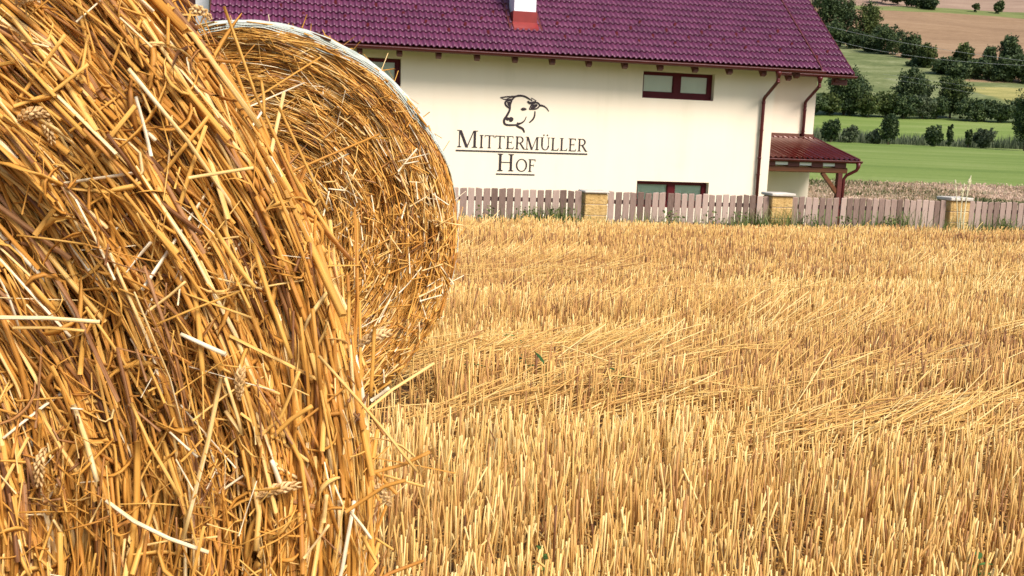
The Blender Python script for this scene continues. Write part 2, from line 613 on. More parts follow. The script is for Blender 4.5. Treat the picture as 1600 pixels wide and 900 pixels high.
def face_depth(x, z, seed):
    """how far the end face lies behind its nominal plane"""
    r = np.hypot(x, z)
    ph = np.arctan2(z, x)
    spir = np.sin((r * 95 + ph * 1.0) + 4 * vnoise(ph * 2.5 + 9, r * 9, seed))
    lump = vnoise(ph * 6 + 20, r * 22 + 5, seed + 1) - .5
    return shoulder(np.minimum(r, R0)) + .006 * spir + .048 * lump * np.clip((R0 - r) / .06, .15, 1)


def face_straws(n, seed, L=(.07, .24), rad=(.0021, .0042), K=4, S=4, zone=None, layer=(-.002, .035), messy=.06, mean=.45, gapcut=.36):
    r = R0 * np.sqrt(rng.random(n)) * .995
    ph = rng.random(n) * 2 * math.pi
    if zone is not None:
        x, z = zone(n)
        r = np.hypot(x, z)
        ph = np.arctan2(z, x)
    # straw lies in bundles with dark gaps between them
    gap = vnoise(ph * 9 + 40, r * 75, seed + 60) * .65 + vnoise(ph * 3 + 11, r * 30, seed + 61) * .35
    k = (r < R0) & (rng.random(len(r)) < np.clip((gap - gapcut) / .16, .10, 1))
    r, ph = r[k], ph[k]
    n = len(r)
    dev = rng.normal(0, .11, n) + .30 * (vnoise(ph * 7, r * 18, seed + 5) - .5)
    ms = rng.random(n) < messy
    dev[ms] = rng.normal(0, .8, ms.sum())
    ln = L[0] + (L[1] - L[0]) * rng.random(n) ** 1.6
    ln[ms] *= .7
    th = ph + math.pi / 2 + dev
    s = np.linspace(-.5, .5, S)[None, :] * ln[:, None]
    curv = np.where(ms, rng.normal(0, .8, n), np.cos(dev) / np.maximum(r, .12) * .85)
    px = r[:, None] * np.cos(ph)[:, None] + s * np.cos(th)[:, None] - .5 * s * s * (curv * np.cos(ph))[:, None]
    pz = r[:, None] * np.sin(ph)[:, None] + s * np.sin(th)[:, None] - .5 * s * s * (curv * np.sin(ph))[:, None]
    lay = layer[0] + (layer[1] - layer[0]) * rng.random(n) ** 1.3
    lay[ms] -= .008 * rng.random(ms.sum())
    fd = face_depth(px, pz, seed)
    stiff = fd.mean(1, keepdims=True) + (fd[:, -1:] - fd[:, :1]) * np.linspace(-.5, .5, S)[None]
    dp = stiff + .3 * (fd - stiff) + lay[:, None] + s * rng.normal(0, .05, n)[:, None] - (rng.random(n) < .12)[:, None] * np.maximum(s, 0) * rng.random(n)[:, None] * .22
    rd = (rad[0] + (rad[1] - rad[0]) * rng.random(n))[:, None] * np.ones((1, S))
    rd *= np.linspace(1.05, .85, S)[None]
    tint = np.clip(rng.normal(mean, .20, n) + .34 * (vnoise(ph * 5 + 3, r * 16, seed + 8) - .5), 0, .9)
    tint[rng.random(n) < .02] = 1.0  # a few straws set near white as painted highlights
    tint[ms] = np.clip(tint[ms] + .1, 0, 1)
    return px, pz, dp, rd, tint


def rim_straws(n, length, R1, seed):
    """straw lying round the curved side of the bale, with loose ends sticking out"""
    ph = rng.random(n) * 2 * math.pi
    ax = .035 + (length - .06) * rng.random(n) ** 1.4
    ln = .08 + .2 * rng.random(n)
    S = 4
    s = np.linspace(-.5, .5, S)[None] * ln[:, None]
    dev = rng.normal(0, .25, n)[:, None]
    rr = R1 - .012 * rng.random(n)[:, None] + (rng.random(n) < .15)[:, None] * np.maximum(s, 0) * .12 * rng.random(n)[:, None]
    an = ph[:, None] + s * np.cos(dev) / R1
    return rr * np.cos(an), rr * np.sin(an), ax[:, None] + s * np.sin(dev), (.0022 + .0018 * rng.random(n))[:, None] * np.ones((1, S)), np.clip(rng.normal(.5, .2, n), 0, 1)


def to_world(fr, x, z, dp):
    c, e, a = fr
    return c + x[..., None] * e + np.array([0, 0, 1.]) * z[..., None] + a * dp[..., None]


def bale_core(fr, length, seed):
    """lumpy closed drum under the straw"""
    prof = [(0.02, .030), (.15, .030), (.3, .030), (.45, .030), (R0 - .06, .034), (R0 - .03, .045), (R0 - .012, .07)]
    prof += [(R0 - .008, .1 + (length - .2) * k / 8) for k in range(9)]
    prof += [(R0 - .02, length - .05), (R0 - .06, length - .01), (.3, length), (.02, length)]
    n = 120
    ph = np.arange(n) * 2 * math.pi / n
    V = []
    for r, dp in prof:
        lump = .012 * (vnoise(ph * 6 + r * 30, np.full(n, dp * 14 + r * 20), seed) - .5)
        V.append(to_world(fr, (r + lump * (r > .3)) * np.cos(ph), (r + lump * (r > .3)) * np.sin(ph), dp + lump + 0 * ph))
    V = np.concatenate(V)
    m_ = len(prof)
    idx = np.arange(m_ * n).reshape(m_, n)
    nx_ = np.roll(idx, -1, 1)
    Q = np.stack([idx[:-1], idx[1:], nx_[1:], nx_[:-1]], -1).reshape(-1, 4)
    half = [[idx[e, k], idx[e, (k + 1)], idx[e, n - 2 - k], idx[e, n - 1 - k]] for e in (0, m_ - 1) for k in range(n // 2 - 1)]
    return V, np.concatenate([Q, np.array(half)])


def net_strands(fr, length, front):
    """knitted wrap: loops round the drum and zig-zag threads between them"""
    parts = []
    n = 200
    ph = np.linspace(0, 2 * math.pi, n)
    rows = np.concatenate([np.arange(0, .038, .0045), np.arange(.08, length - .04, .05)])
    P = []
    for d in rows:
        dp = front(ph) + d
        r = R0 + .007 + .004 * vnoise(ph * 30, np.full(n, d * 200), 3) - shoulder_net(dp)
        P.append(to_world(fr, r * np.cos(ph), r * np.sin(ph), dp))
    P = np.array(P)
    parts.append(tubes(P, np.full(P.shape[:2], .0019), 4, caps=False))
    P = []
    m_ = 900
    ph2 = np.linspace(0, 2 * math.pi, m_)
    for d in np.concatenate([np.arange(0, .030, .006), np.arange(.08, length - .1, .05)]):
        zz = np.arange(m_) % 2 * (.012 if d < .05 else .05)
        dp = front(ph2) + d + zz
        r = R0 + .009 - shoulder_net(dp)
        P.append(to_world(fr, r * np.cos(ph2), r * np.sin(ph2), dp))
    P = np.array(P)
    parts.append(tubes(P, np.full(P.shape[:2], .0011), 4, caps=False))
    return join(parts)


def shoulder_net(dp, sh=.05):
    t = np.clip((sh - dp) / sh, 0, 1)
    return sh * (1 - np.sqrt(np.maximum(1 - t * t, 0)))


def ear(p0, p1, bend, size):
    """one wheat ear: spindle of overlapping grains along a bent line"""
    p0, p1, bend = map(np.array, (p0, p1, bend))
    Ps, Rs = [], []
    n = 11
    ts = np.linspace(0, 1, n)
    ctr = p0[None] * (1 - ts)[:, None] + p1[None] * ts[:, None] + bend[None] * (4 * ts * (1 - ts))[:, None]
    dr = norm(np.gradient(ctr, axis=0))
    side = norm(np.cross(dr, np.array([.2, -1, .3])))
    up = np.cross(dr, side)
    L = np.linalg.norm(p1 - p0)
    for k in range(n - 1):
        for q in range(4):
            a = q * math.pi / 2 + (k % 2) * .6
            o = side[k] * math.cos(a) + up[k] * math.sin(a)
            w = size * math.sin(math.pi * (.12 + .8 * ts[k])) ** .6
            b = ctr[k] + o * w * .35
            tip = ctr[k] + dr[k] * L * .16 + o * w * .95
            mid = (b + tip) / 2 + o * w * .25
            Ps.append([b, mid, tip])
            Rs.append([w * .25, w * .42, w * .06])
    return tubes(np.array(Ps), np.array(Rs), 6, .7, tint=rng.random(len(Ps)))


def on_face(fr, px, py, out):
    c, e, a = fr
    p0 = c - a * out
    r = ray(px, py)
    return EYE + r * (((p0 - EYE) @ a) / (r @ a))


BALES = {}
# ---- near bale
fr1 = bale_frame((-.704, .60, .658), R(19))
near = thing('straw_bale', 'big round straw bale filling the left foreground, cut off by the picture edge', 'straw bale', (-.91, 1.17, 0), 0, 'round straw bales on the stubble field')
mw = Vector(near.location)


def rel(V, o):
    return V - np.array(o.location)


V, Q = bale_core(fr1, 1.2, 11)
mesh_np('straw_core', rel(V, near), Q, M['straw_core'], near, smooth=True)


def zone1(n):           # the part of the face the photograph looks at, a little beyond its edges
    return .02 + .64 * rng.random(n), -.25 + .86 * rng.random(n)


parts = []
for cnt, zn, kw in ((7000, None, {}), (33000, zone1, dict(L=(.07, .30), S=5, K=6, layer=(-.006, .055), messy=.035, mean=.50, gapcut=.33)),
                    (240, zone1, dict(L=(.03, .10), S=6, K=6, layer=(-.018, .0), messy=.75, mean=.56))):
    x, z, dp, rd, tn = face_straws(cnt, 21, zone=zn, rad=(.0006, .0023), **kw)
    parts.append(tubes(to_world(fr1, x, z, dp), rd, kw.get('K', 4), flat=np.where(rng.random(len(x)) < .45, .15 + .2 * rng.random(len(x)), .5 + .5 * rng.random(len(x))), tint=tn))
x, z, dp, rd, tn = rim_straws(5000, 1.2, R0 + .004, 5)
parts.append(tubes(to_world(fr1, x, z, dp), rd, 4, tint=tn))
# chaff and thin fibres between the stalks
x, z, dp, rd, tn = face_straws(7000, 24, zone=zone1, L=(.02, .10), rad=(.0004, .0011), layer=(-.012, .03), messy=.8, mean=.5)
parts.append(tubes(to_world(fr1, x, z, dp), rd, 4, tint=tn))
# single stalks one can pick out in the photograph: (points), width px, tint
pick = [
    ([(498, 556), (560, 625), (600, 672), (652, 737)], 9, .80, .030),
    ([(585, 738), (630, 726), (672, 706)], 10, .42, .030),
    ([(0, 496), (75, 497), (156, 503)], 9, .93, .022),
    ([(20, 512), (80, 512), (132, 517)], 7, .80, .018),
    ([(165, 782), (210, 815), (265, 842), (326, 863)], 9, .97, .024),
    ([(187, 165), (215, 190), (243, 220)], 12, 1.0, .012),
    ([(22, 166), (62, 110), (102, 54)], 8, .74, .020),
    ([(22, 166), (80, 146), (138, 100)], 9, .72, .024),
    ([(20, 30), (60, 78), (98, 126)], 12, .78, .018),
    ([(172, 112), (190, 60), (110, 0)], 8, .60, .016),
    ([(232, 486), (265, 462), (290, 440)], 8, .85, .020),
    ([(335, 358), (375, 420), (398, 450)], 11, .70, .020),
    ([(350, 10), (400, 150), (470, 300)], 8, .66, .004),
    ([(345, 590), (325, 690), (286, 842)], 13, .88, .022),
    ([(352, 642), (380, 680), (352, 590)], 10, .9, .018),
    ([(60, 640), (95, 700), (125, 745)], 11, .80, .018),
    ([(115, 632), (135, 690), (152, 752)], 11, .90, .020),
    ([(205, 630), (232, 690), (280, 775)], 8, .74, .022),
    ([(295, 278), (345, 270), (396, 262)], 8, .86, .020),
    ([(436, 168), (470, 240), (512, 330)], 9, .6, .012),
    ([(408, 680), (440, 650), (468, 580)], 9, .75, .020),
    ([(425, 683), (455, 655), (488, 634)], 11, .62, .024),
    ([(0, 800), (20, 845), (46, 900)], 10, .72, .02),
    ([(475, 872), (495, 846), (514, 820)], 8, .92, .024),
    ([(566, 838), (590, 880), (575, 900)], 10, .7, .018),
    ([(548, 800), (566, 822), (580, 842)], 9, .95, .022),
    ([(545, 455), (545, 500), (543, 522)], 10, .6, .030),
    ([(585, 510), (583, 560), (579, 620)], 10, .55, .030),
    ([(580, 626), (595, 616), (608, 606)], 8, .98, .028),
    ([(408, 125), (412, 150), (413, 182)], 9, .62, .014),
    ([(540, 800), (600, 760), (634, 750)], 9, .45, .026),
    ([(300, 430), (310, 500), (318, 600)], 12, .66, .014),
    ([(395, 380), (420, 460), (455, 560)], 13, .68, .014),
    ([(430, 640), (470, 720), (490, 860)], 14, .66, .012),
    ([(395, 745), (405, 800), (400, 860)], 14, .84, .016),
    ([(215, 690), (214, 780), (200, 900)], 15, .60, .012),
    ([(255, 690), (280, 770), (300, 830)], 10, .72, .018),
]
for pts, wpx, tn, out in pick:
    P3 = np.array([on_face(fr1, a_, b_, out + .004 * k) for k, (a_, b_) in enumerate(pts)])
    tt = np.linspace(0, len(pts) - 1, 7)
    P = np.stack([np.interp(tt, np.arange(len(pts)), P3[:, k]) for k in range(3)], -1)[None]
    wm = wpx / 1600 * .72 * .38
    parts.append(tubes(P, np.full((1, 7), wm), 6, .75, tint=np.array([tn])))
# wheat ears and dry leaf ribbons caught in the straw
eps = [((400, 777), (468, 758), 12), ((28, 8), (64, -6), 14), ((28, 190), (78, 178), 12), ((72, 180), (84, 226), 9), ((375, 625), (378, 575), 11), 
       ((70, 700), (62, 760), 11), 
       ((560, 540), (610, 520), 12), ((610, 790), (590, 760), 11), ((330, 30), (300, 18), 10)]
def leaf_ribbons(fr, n, zone, seed):
    x, z = zone(n)
    k = np.hypot(x, z) < R0 - .01
    x, z = x[k], z[k]
    n = len(x)
    S = 7
    s = np.linspace(0, 1, S)[None]
    a0 = rng.random(n) * 2 * math.pi
    kk = rng.normal(0, 2.2, n)
    ln = .03 + .06 * rng.random(n)
    an = a0[:, None] + kk[:, None] * s
    px = x[:, None] + np.cumsum(np.cos(an), 1) * ln[:, None] / S
    pz = z[:, None] + np.cumsum(np.sin(an), 1) * ln[:, None] / S
    dp = face_depth(px, pz, seed) - .004 - .014 * np.sin(s * math.pi) * rng.random(n)[:, None]
    wd = (.0011 + .0017 * rng.random(n))[:, None] * np.sin(math.pi * (.1 + .85 * s))
    return tubes(to_world(fr, px, pz, dp), wd, 4, .10, tint=np.clip(rng.normal(.62, .2, n), 0, 1))


parts.append(leaf_ribbons(fr1, 520, zone1, 21))


def zone_chaff(n):      # nests of torn leaf and chaff held between the stalks
    k = 46
    cx, cz = .04 + .60 * rng.random(k), -.24 + .80 * rng.random(k)
    i = rng.integers(0, k, n)
    return cx[i] + rng.normal(0, .013, n), cz[i] + rng.normal(0, .020, n)


x, z, dp, rd, tn = face_straws(2400, 27, zone=zone_chaff, L=(.008, .045), rad=(.0004, .0014), S=5, layer=(-.014, .012), messy=1.0, mean=.34, gapcut=0)
parts.append(tubes(to_world(fr1, x, z, dp), rd, 4, flat=.3, tint=tn))
STREAK_RIB = leaf_ribbons(fr1, 500, zone_chaff, 21)
parts.append((STREAK_RIB[0], STREAK_RIB[1], STREAK_RIB[2] * .75))
V, Q, T = join(parts)
mesh_np('straw', rel(V, near), Q, M['straw'], near, {'tint': T, **streak_attrs()}, smooth=True)
for a_, b_, s_ in eps:
    p0, p1 = on_face(fr1, *a_, .018), on_face(fr1, *b_, .026)
    V, Q, T = ear(p0, p1, np.array([0, -.004, .003]), s_ / 1600 * .72 * .75)
    mesh_np('wheat_ear', rel(V, near), Q, M['ear'], near, {'tint': T}, smooth=True)


STREAK.clear()
V, Q, T = net_strands(fr1, 1.2, lambda ph: .22 + .02 * np.sin(ph * 3))
mesh_np('net_wrap', rel(V, near), Q, M['net'], near)

# ---- rear bale
STREAK.clear()
fr2 = bale_frame((-.804, 3.125, .645))
rear = thing('straw_bale', 'round straw bale with white net edge standing behind the foreground bale', 'straw bale', (-.91, 3.7, 0), 0, 'round straw bales on the stubble field')
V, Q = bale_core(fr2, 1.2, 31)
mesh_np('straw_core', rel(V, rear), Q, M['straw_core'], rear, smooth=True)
parts = []
for cnt, kw in ((44000, dict(L=(.06, .24), S=4, layer=(-.004, .050), messy=.05, mean=.53, gapcut=.32)), (900, dict(L=(.03, .11), S=4, layer=(-.016, .004), messy=.7, mean=.58)), (2500, dict(L=(.02, .07), layer=(-.01, .02), messy=.9, rad=(.0009, .0018)))):
    x, z, dp, rd, tn = face_straws(cnt, 41, **({'rad': (.0009, .0023)} | kw))
    parts.append(tubes(to_world(fr2, x, z, dp), rd, 4, flat=.6 + .4 * rng.random(len(x)), tint=tn))


def zone2(n):
    a_ = rng.normal(math.pi * .05, .5, n)
    r_ = rng.random(n) ** .5 * .62
    return r_ * np.cos(a_), r_ * np.sin(a_) - .1


x, z, dp, rd, tn = face_straws(900, 42, zone=zone2, L=(.05, .16), rad=(.0016, .003), layer=(-.03, -.004), messy=.8, mean=.6)
parts.append(tubes(to_world(fr2, x, z, dp), rd, 4, tint=tn))
x, z, dp, rd, tn = rim_straws(6000, 1.2, R0 + .003, 6)
parts.append(tubes(to_world(fr2, x, z, dp), rd, 4, tint=tn))
V, Q, T = join(parts)
mesh_np('straw', rel(V, rear), Q, M['straw'], rear, {'tint': T, **streak_attrs()}, smooth=True)
V, Q, T = net_strands(fr2, 1.2, lambda ph: .004 + .065 * np.clip((.62 - np.sin(ph)) / .5, 0, 1) + .004 * np.sin(ph * 9))
mesh_np('net_wrap', rel(V, rear), Q, M['net'], rear)

# ------------------------------------------------------------------ stubble
YF = R(12)
DA = np.array([math.cos(YF), math.sin(YF)])
DB = np.array([-math.sin(YF), math.cos(YF)])


def lodged(x, y):
    """0..1 how much the stalks lie flat at this spot"""
    n1 = vnoise(x * .55 + 3, y * 1.6 + x * .25, 17)
    n2 = vnoise(x * 1.4 + 30, y * 3.2, 18)
    m_ = .6 * np.clip((y - 3) / 1.5, 0, 1) * np.clip((n1 * .65 + n2 * .35 - .74) / .10, 0, 1)
    for cx, cy, sx, sy in ((.10, 4.1, .40, .08), (1.30, 3.16, .55, .07), (1.2, 3.95, .45, .07), (-.3, 3.9, .2, .2), (.05, 3.3, .2, .06)):
        m_ = np.maximum(m_, np.clip(1.5 * np.exp(-(((x - cx) / sx) ** 2 + ((y - cy - .1 * (x - cx)) / sy) ** 2)) - .3, 0, 1))
    return m_


def stalks(b0, b1, lin, rad, seed):
    """rows of cut straw between field distances b0..b1, lin stalks per metre of row"""
    PA, PB = [], []
    rows = np.arange(b0, b1, .125)
    for b in rows:
        a0, a1 = -1.6 - .24 * b, 1.9 + .82 * b
        n = int((a1 - a0) * lin)
        a = a0 + (a1 - a0) * rng.random(n)
        PA.append(a)
        PB.append(b + rng.normal(0, .028, n) + .03 * (vnoise(a * .8, np.full(n, b), 2) - .5))
    a, b = np.concatenate(PA), np.concatenate(PB)
    x, y = a * DA[0] + b * DB[0], a * DA[1] + b * DB[1]
    keep = rng.random(len(x)) < .42 + .58 * np.clip((vnoise(x * 3.1, y * 6.5, 21) - .22) / .3, 0, 1)
    # no stalks under the bales
    for fr in (fr1, fr2):
        dx, dy = x - fr[0][0], y - fr[0][1]
        lx, ly = dx * fr[1][0] + dy * fr[1][1], dx * fr[2][0] + dy * fr[2][1]
        keep &= ~((np.abs(lx) < .36) & (ly > .02) & (ly < 1.2))
        keep &= ~((np.abs(lx) < .60) & (ly > -.10) & (ly < 1.25) & (rng.random(len(x)) < .75))
    keep &= ~((np.hypot(x, y) < 1.2))
    keep &= qof(x, y) < 16.8
    x, y = x[keep], y[keep]
    n = len(x)
    lo = lodged(x, y)
    bb = -x * math.sin(YF) + y * math.cos(YF)
    big = .6 * vnoise(x * .3, bb * 1.7, 33) + .4 * vnoise(x * .9, bb * 3.6, 34)
    h = np.clip(rng.normal(.150, .026, n) * (.58 + .86 * big), .05, .26)
    ang = np.abs(rng.normal(.06, .10, n))
    dirn = rng.normal(.12, 2.2, n)
    brk = rng.random(n) < .16
    h[brk] *= .35 + .5 * rng.random(brk.sum())
    fl = rng.random(n) < lo * .85
    h[fl] = .20 + .30 * rng.random(fl.sum())
    ang[fl] = np.clip(rng.normal(1.25, .17, fl.sum()), .6, 1.5)
    dirn[fl] = rng.normal(.32, .24, fl.sum())
    part_ = (~fl) & (rng.random(n) < .06 + .35 * lo)
    ang[part_] = rng.random(part_.sum()) * .8
    S = 3
    s = np.linspace(0, 1, S)[None]
    bend = rng.normal(0, .12, n)[:, None]
    aa = ang[:, None] + bend * s - (fl[:, None]) * .12 * s
    dl = h[:, None] / (S - 1)
    hx = np.concatenate([np.zeros((n, 1)), np.cumsum(np.sin(aa[:, 1:]) * dl, 1)], 1)
    hz = np.concatenate([np.zeros((n, 1)), np.cumsum(np.cos(aa[:, 1:]) * dl, 1)], 1)
    P = np.stack([x[:, None] + hx * np.cos(dirn)[:, None], y[:, None] + hx * np.sin(dirn)[:, None], gz(x, y)[:, None] - .01 + hz + fl[:, None] * .02 * rng.random((n, 1))], -1)
    rd = (rad * (.6 + .6 * rng.random(n)))[:, None] * np.linspace(.95, 1.05, S)[None]
    rd[fl] *= .75
    tn = np.clip(rng.normal(.56, .22, n) + .55 * (vnoise(x * .45 + 7, bb * 2.1, 40) - .5) + .06 * fl, 0, 1)
    return tubes(P, rd, 4, tint=tn)


def litter(n, ymax):
    y = 1.5 + (ymax - 1.5) * rng.random(n) ** 1.25
    x = -1.2 - .15 * y + (2.0 + .75 * y) * rng.random(n)
    a = rng.random(n) * 2 * math.pi
    ln = .03 + .11 * rng.random(n)
    s = np.linspace(-.5, .5, 3)[None] * ln[:, None]
    z0 = gz(x, y) + .006 + .05 * rng.random(n) ** 2
    P = np.stack([x[:, None] + s * np.cos(a)[:, None], y[:, None] + s * np.sin(a)[:, None], z0[:, None] + s * rng.normal(0, .3, n)[:, None]], -1)
    return tubes(P, np.full((n, 3), .0022), 4, tint=np.clip(rng.normal(.62, .2, n), 0, 1))


def swaths():
    """long flattened stems lying across the standing stubble"""
    out = []
    for (x0, y0), (x1, y1), wd, cnt in (((-.32, 3.85), (.55, 4.45), .12, 120), ((.05, 3.75), (.95, 4.2), .07, 60), ((.75, 3.0), (1.95, 3.55), .11, 230),
                                        ((-.2, 3.2), (.35, 3.6), .06, 60), ((1.1, 3.75), (1.9, 4.15), .08, 70), ((2.0, 3.2), (2.9, 3.6), .1, 90), ((.4, 3.35), (.9, 3.55), .08, 50),
                                        ((.6, 6.2), (2.0, 6.9), .15, 110), ((2.6, 5.2), (3.8, 5.7), .15, 110), ((-.2, 7.5), (1.2, 8.2), .2, 90), ((3.5, 8.5), (5.2, 9.2), .2, 90)):
        t_ = rng.random(cnt)
        dx, dy = x1 - x0, y1 - y0
        a = math.atan2(dy, dx) + rng.normal(0, .16, cnt)
        l = np.hypot(dx, dy)
        o = rng.normal(0, wd * .6, cnt)
        cx, cy = x0 + dx * t_ - dy / l * o, y0 + dy * t_ + dx / l * o
        ln = .28 + .50 * rng.random(cnt)
        s_ = np.linspace(-.5, .5, 6)[None] * ln[:, None]
        x, y = cx[:, None] + s_ * np.cos(a)[:, None], cy[:, None] + s_ * np.sin(a)[:, None]
        hz = .06 + .09 * rng.random(cnt)
        z = gz(x, y) + hz[:, None] + s_ * rng.normal(.12, .14, cnt)[:, None] - .35 * s_ * s_ * rng.random((cnt, 1))
        rd = (.0017 + .0014 * rng.random(cnt))[:, None] * np.linspace(1.1, .7, 6)[None]
        out.append(tubes(np.stack([x, y, z], -1), rd, 4, tint=np.clip(rng.normal(.72, .16, cnt), 0, 1)))
    return join(out)


STREAK.clear()
V, Q, T = join([stalks(1.0, 3.4, 290, .0024, 1), stalks(3.4, 5.5, 210, .0028, 1), stalks(5.5, 10, 110, .0036, 2), stalks(10, 17.2, 46, .0054, 3), litter(20000, 9), swaths()])
tag(mesh_np('stubble', V, Q, M['stubble'], attrs={'tint': T, **streak_attrs()}, smooth=True), 'golden cut wheat stubble standing in rows with loose lying straw', 'stubble', kind='stuff')

# green weeds between the stalks
weeds = [(722, 590, 'single dark green blade lying among the stubble right of the rear bale', 0),
         (820, 578, 'pale green weed with broad leaves in the stubble, right of the dark blade', 1),
         (852, 594, 'small dark green pointed leaf sticking up in the stubble', 2),
         (965, 605, 'two leaved green weed in the middle of the stubble field', 3),
         (850, 866, 'low green sprout at the bottom of the picture beside the foreground bale', 4),
         (806, 546, 'bluish green weed half hidden under flattened straw', 5),
         (1530, 878, 'green tuft in the bottom right corner of the stubble field', 6)]
for px, py, lb, sd_ in weeds:
    r = ray(px, py)
    p = EYE + r * ((.10 - 1.0) / r[2])
    base = np.array([p[0], p[1], float(gz(p[0], p[1]))])
    rg = random.Random(sd_ + 50)
    mb = MB()
    nl = 1 if sd_ in (0, 2) else rg.randint(5, 8)
    mb.tube([(0, 0, 0), (.004, 0, .09), (.0, .003, .155)], [.003, .0022, .001], 6, tint=.3)
    for k in range(nl):
        a = rg.uniform(0, 6.28)
        if sd_ == 0: a = .2
        if sd_ == 2: a = 2.2
        L = rg.uniform(.045, .075) if nl > 1 else .10
        w_ = L * (.42 if nl > 1 else .16)
        zc = .09 + .07 * k / max(nl - 1, 1) + (.06 if nl == 1 else 0)
        d = Vector((math.cos(a), math.sin(a), .35 if nl > 1 else .12 + .8 * (sd_ == 2))).normalized()
        sdv = d.cross(Vector((0, 0, 1))).normalized()
        o = Vector((0, 0, zc))
        pts = []
        for t_, ww in ((0, .1), (.3, .85), (.6, 1.), (1, .05)):
            c_ = o + d * L * t_ - Vector((0, 0, .25 * L * t_ * t_))
            pts += [c_ - sdv * w_ * ww * .5, c_ + Vector((0, 0, -.003)), c_ + sdv * w_ * ww * .5]
        fs = []
        for i in range(3):
            fs += [(i * 3, i * 3 + 1, i * 3 + 4, i * 3 + 3), (i * 3 + 1, i * 3 + 2, i * 3 + 5, i * 3 + 4)]
        mb.add(pts, fs, rg.random())
    o = mb.build('weed', M['weed'])
    o.location = base
    if sd_ in (4, 6):
        o.scale = (.62, .62, .66)
    tag(o, lb, 'weed', 'green weeds in the stubble')

# ------------------------------------------------------------------ fence
Q0 = np.array([1.3815, 17.6])


def fpos(u, off=0.0):
    """point on the fence line; off>0 towards the viewer"""
    return np.array([Q0[0] + u * DA[0] - off * DB[0], Q0[1] + u * DA[1] - off * DB[1]])


def fence_panel(u0, u1, pitch, label, seed):
    rg = random.Random(seed)
    p = fpos(u0)
    root = thing('fence_panel', label, 'fence', (p[0], p[1], -.75), YF, 'wooden picket fence panels')
    L = u1 - u0
    n = int(round(L / pitch))
    pw = L / n
    for k in range(n):
        gap = pw * rg.uniform(.14, .24)
        x0, x1 = k * pw + gap / 2, (k + 1) * pw - gap / 2
        z1 = .75 - .014 + rg.uniform(-.010, .010)
        tl = rg.uniform(-.008, .008)
        sk = rg.uniform(-.006, .006)
        y0 = -.011 + rg.uniform(-.003, .003)
        mb = MB()
        c = .006
        t = rg.random()
        vs = []
        for z, dz, dx in ((.06, 0, 0), (z1 - .012, tl, sk)):
            vs += [(x0 + dx, y0, z - dz), (x1 + dx, y0, z + dz), (x1 + dx, y0 + .022, z + dz), (x0 + dx, y0 + .022, z - dz)]
        z = z1
        vs += [(x0 + c + sk, y0 + c, z - tl), (x1 - c + sk, y0 + c, z + tl), (x1 - c + sk, y0 + .022 - c, z + tl), (x0 + c + sk, y0 + .022 - c, z - tl)]
        fs = [(3, 2, 1, 0), (8, 9, 10, 11)]
        for r_ in (0, 4):
            for i in range(4):
                j = (i + 1) % 4
                fs.append((r_ + i, r_ + j, r_ + 4 + j, r_ + 4 + i))
        mb.add(vs, fs, t)
        mb.build('picket', M['picket'], root)
    for zc in (.56, .20):
        MB().box(.01, L - .01, .014, .052, zc - .035, zc + .035).build('rail', M['rail'], root)
    return root


fence_panel(-3.30, -.25, .1345, 'pinkish picket fence panel beside the rear bale, below the painted name', 1)
fence_panel(.205, 1.262, .1325, 'short picket fence panel right of the first stone pillar, under the low window', 2)
fence_panel(1.285, 3.205, .1285, 'picket fence panel in front of the left downpipe, left of the middle pillar', 3)
fence_panel(3.63, 4.56, .130, 'short picket fence panel right of the middle pillar, below the porch', 4)
fence_panel(4.585, 6.735, .1265, 'long picket fence panel ending at the right hand pillar', 5)
fence_panel(7.205, 10.3, .1265, 'picket fence panel at the right edge of the photo, beyond the last pillar', 6)

PIL = [(-.02, .015, 'yellow stone fence pillar with thin cap below the painted farm name', 0),
       (3.415, .05, 'middle yellow stone fence pillar in front of the house corner', 1),
       (6.965, .055, 'right hand yellow stone fence pillar with thick pale cap and tall dry grass', 2)]
for u, top, lb, sd_ in PIL:
    rg = random.Random(90 + sd_)
    p = fpos(u, .09)
    root = thing('fence_pillar', lb, 'pillar', (p[0], p[1], -.80), YF, 'stone pillars of the picket fence')
    zt = .80 + top - .06
    z = 0.0
    hgt = zt / 4
    for k in range(4):
        j = rg.uniform(-.006, .006)
        MB().cbox(-.20 + j, .20 + j, -.0, .38, z, z + hgt - .006, .012).build('stone_block', M['stone'], root)
        MB().box(-.185, .185, .012, .365, z + hgt - .0065, z + hgt + .0005).build('mortar_joint', M['concrete'], root)
        z += hgt
    ov = (.018, .03, .035)[sd_]
    MB().cbox(-.20 - ov, .20 + ov, -.04, .42, zt + .002, zt + (.040, .055, .062)[sd_], .012).build('cap', M['concrete'], root)

# green growth along the foot of the fence
n = 7000
u = -3.2 + 13.5 * rng.random(n)
dens = .25 + .75 * np.clip((vnoise(u * 1.1, u * 0 + 3, 5) - .25) / .5, 0, 1)
k = rng.random(n) < dens
u = u[k]
n = len(u)
off = .05 + .28 * rng.random(n)
B = np.stack([Q0[0] + u * DA[0] - off * DB[0], Q0[1] + u * DA[1] - off * DB[1]], 1)
B = np.concatenate([B, gz(B[:, 0], B[:, 1])[:, None]], 1)
hh = (.12 + .36 * rng.random(n) ** 1.8) * (.6 + .7 * vnoise(u * 1.7, u * 0 + 9, 6))
g1 = blades(B, hh, .5 * rng.random(n), .010 + .012 * rng.random(n), np.clip(rng.normal(.62, .2, n) + .3 * (vnoise(u * 2, u * 0, 9) - .5), 0, 1))
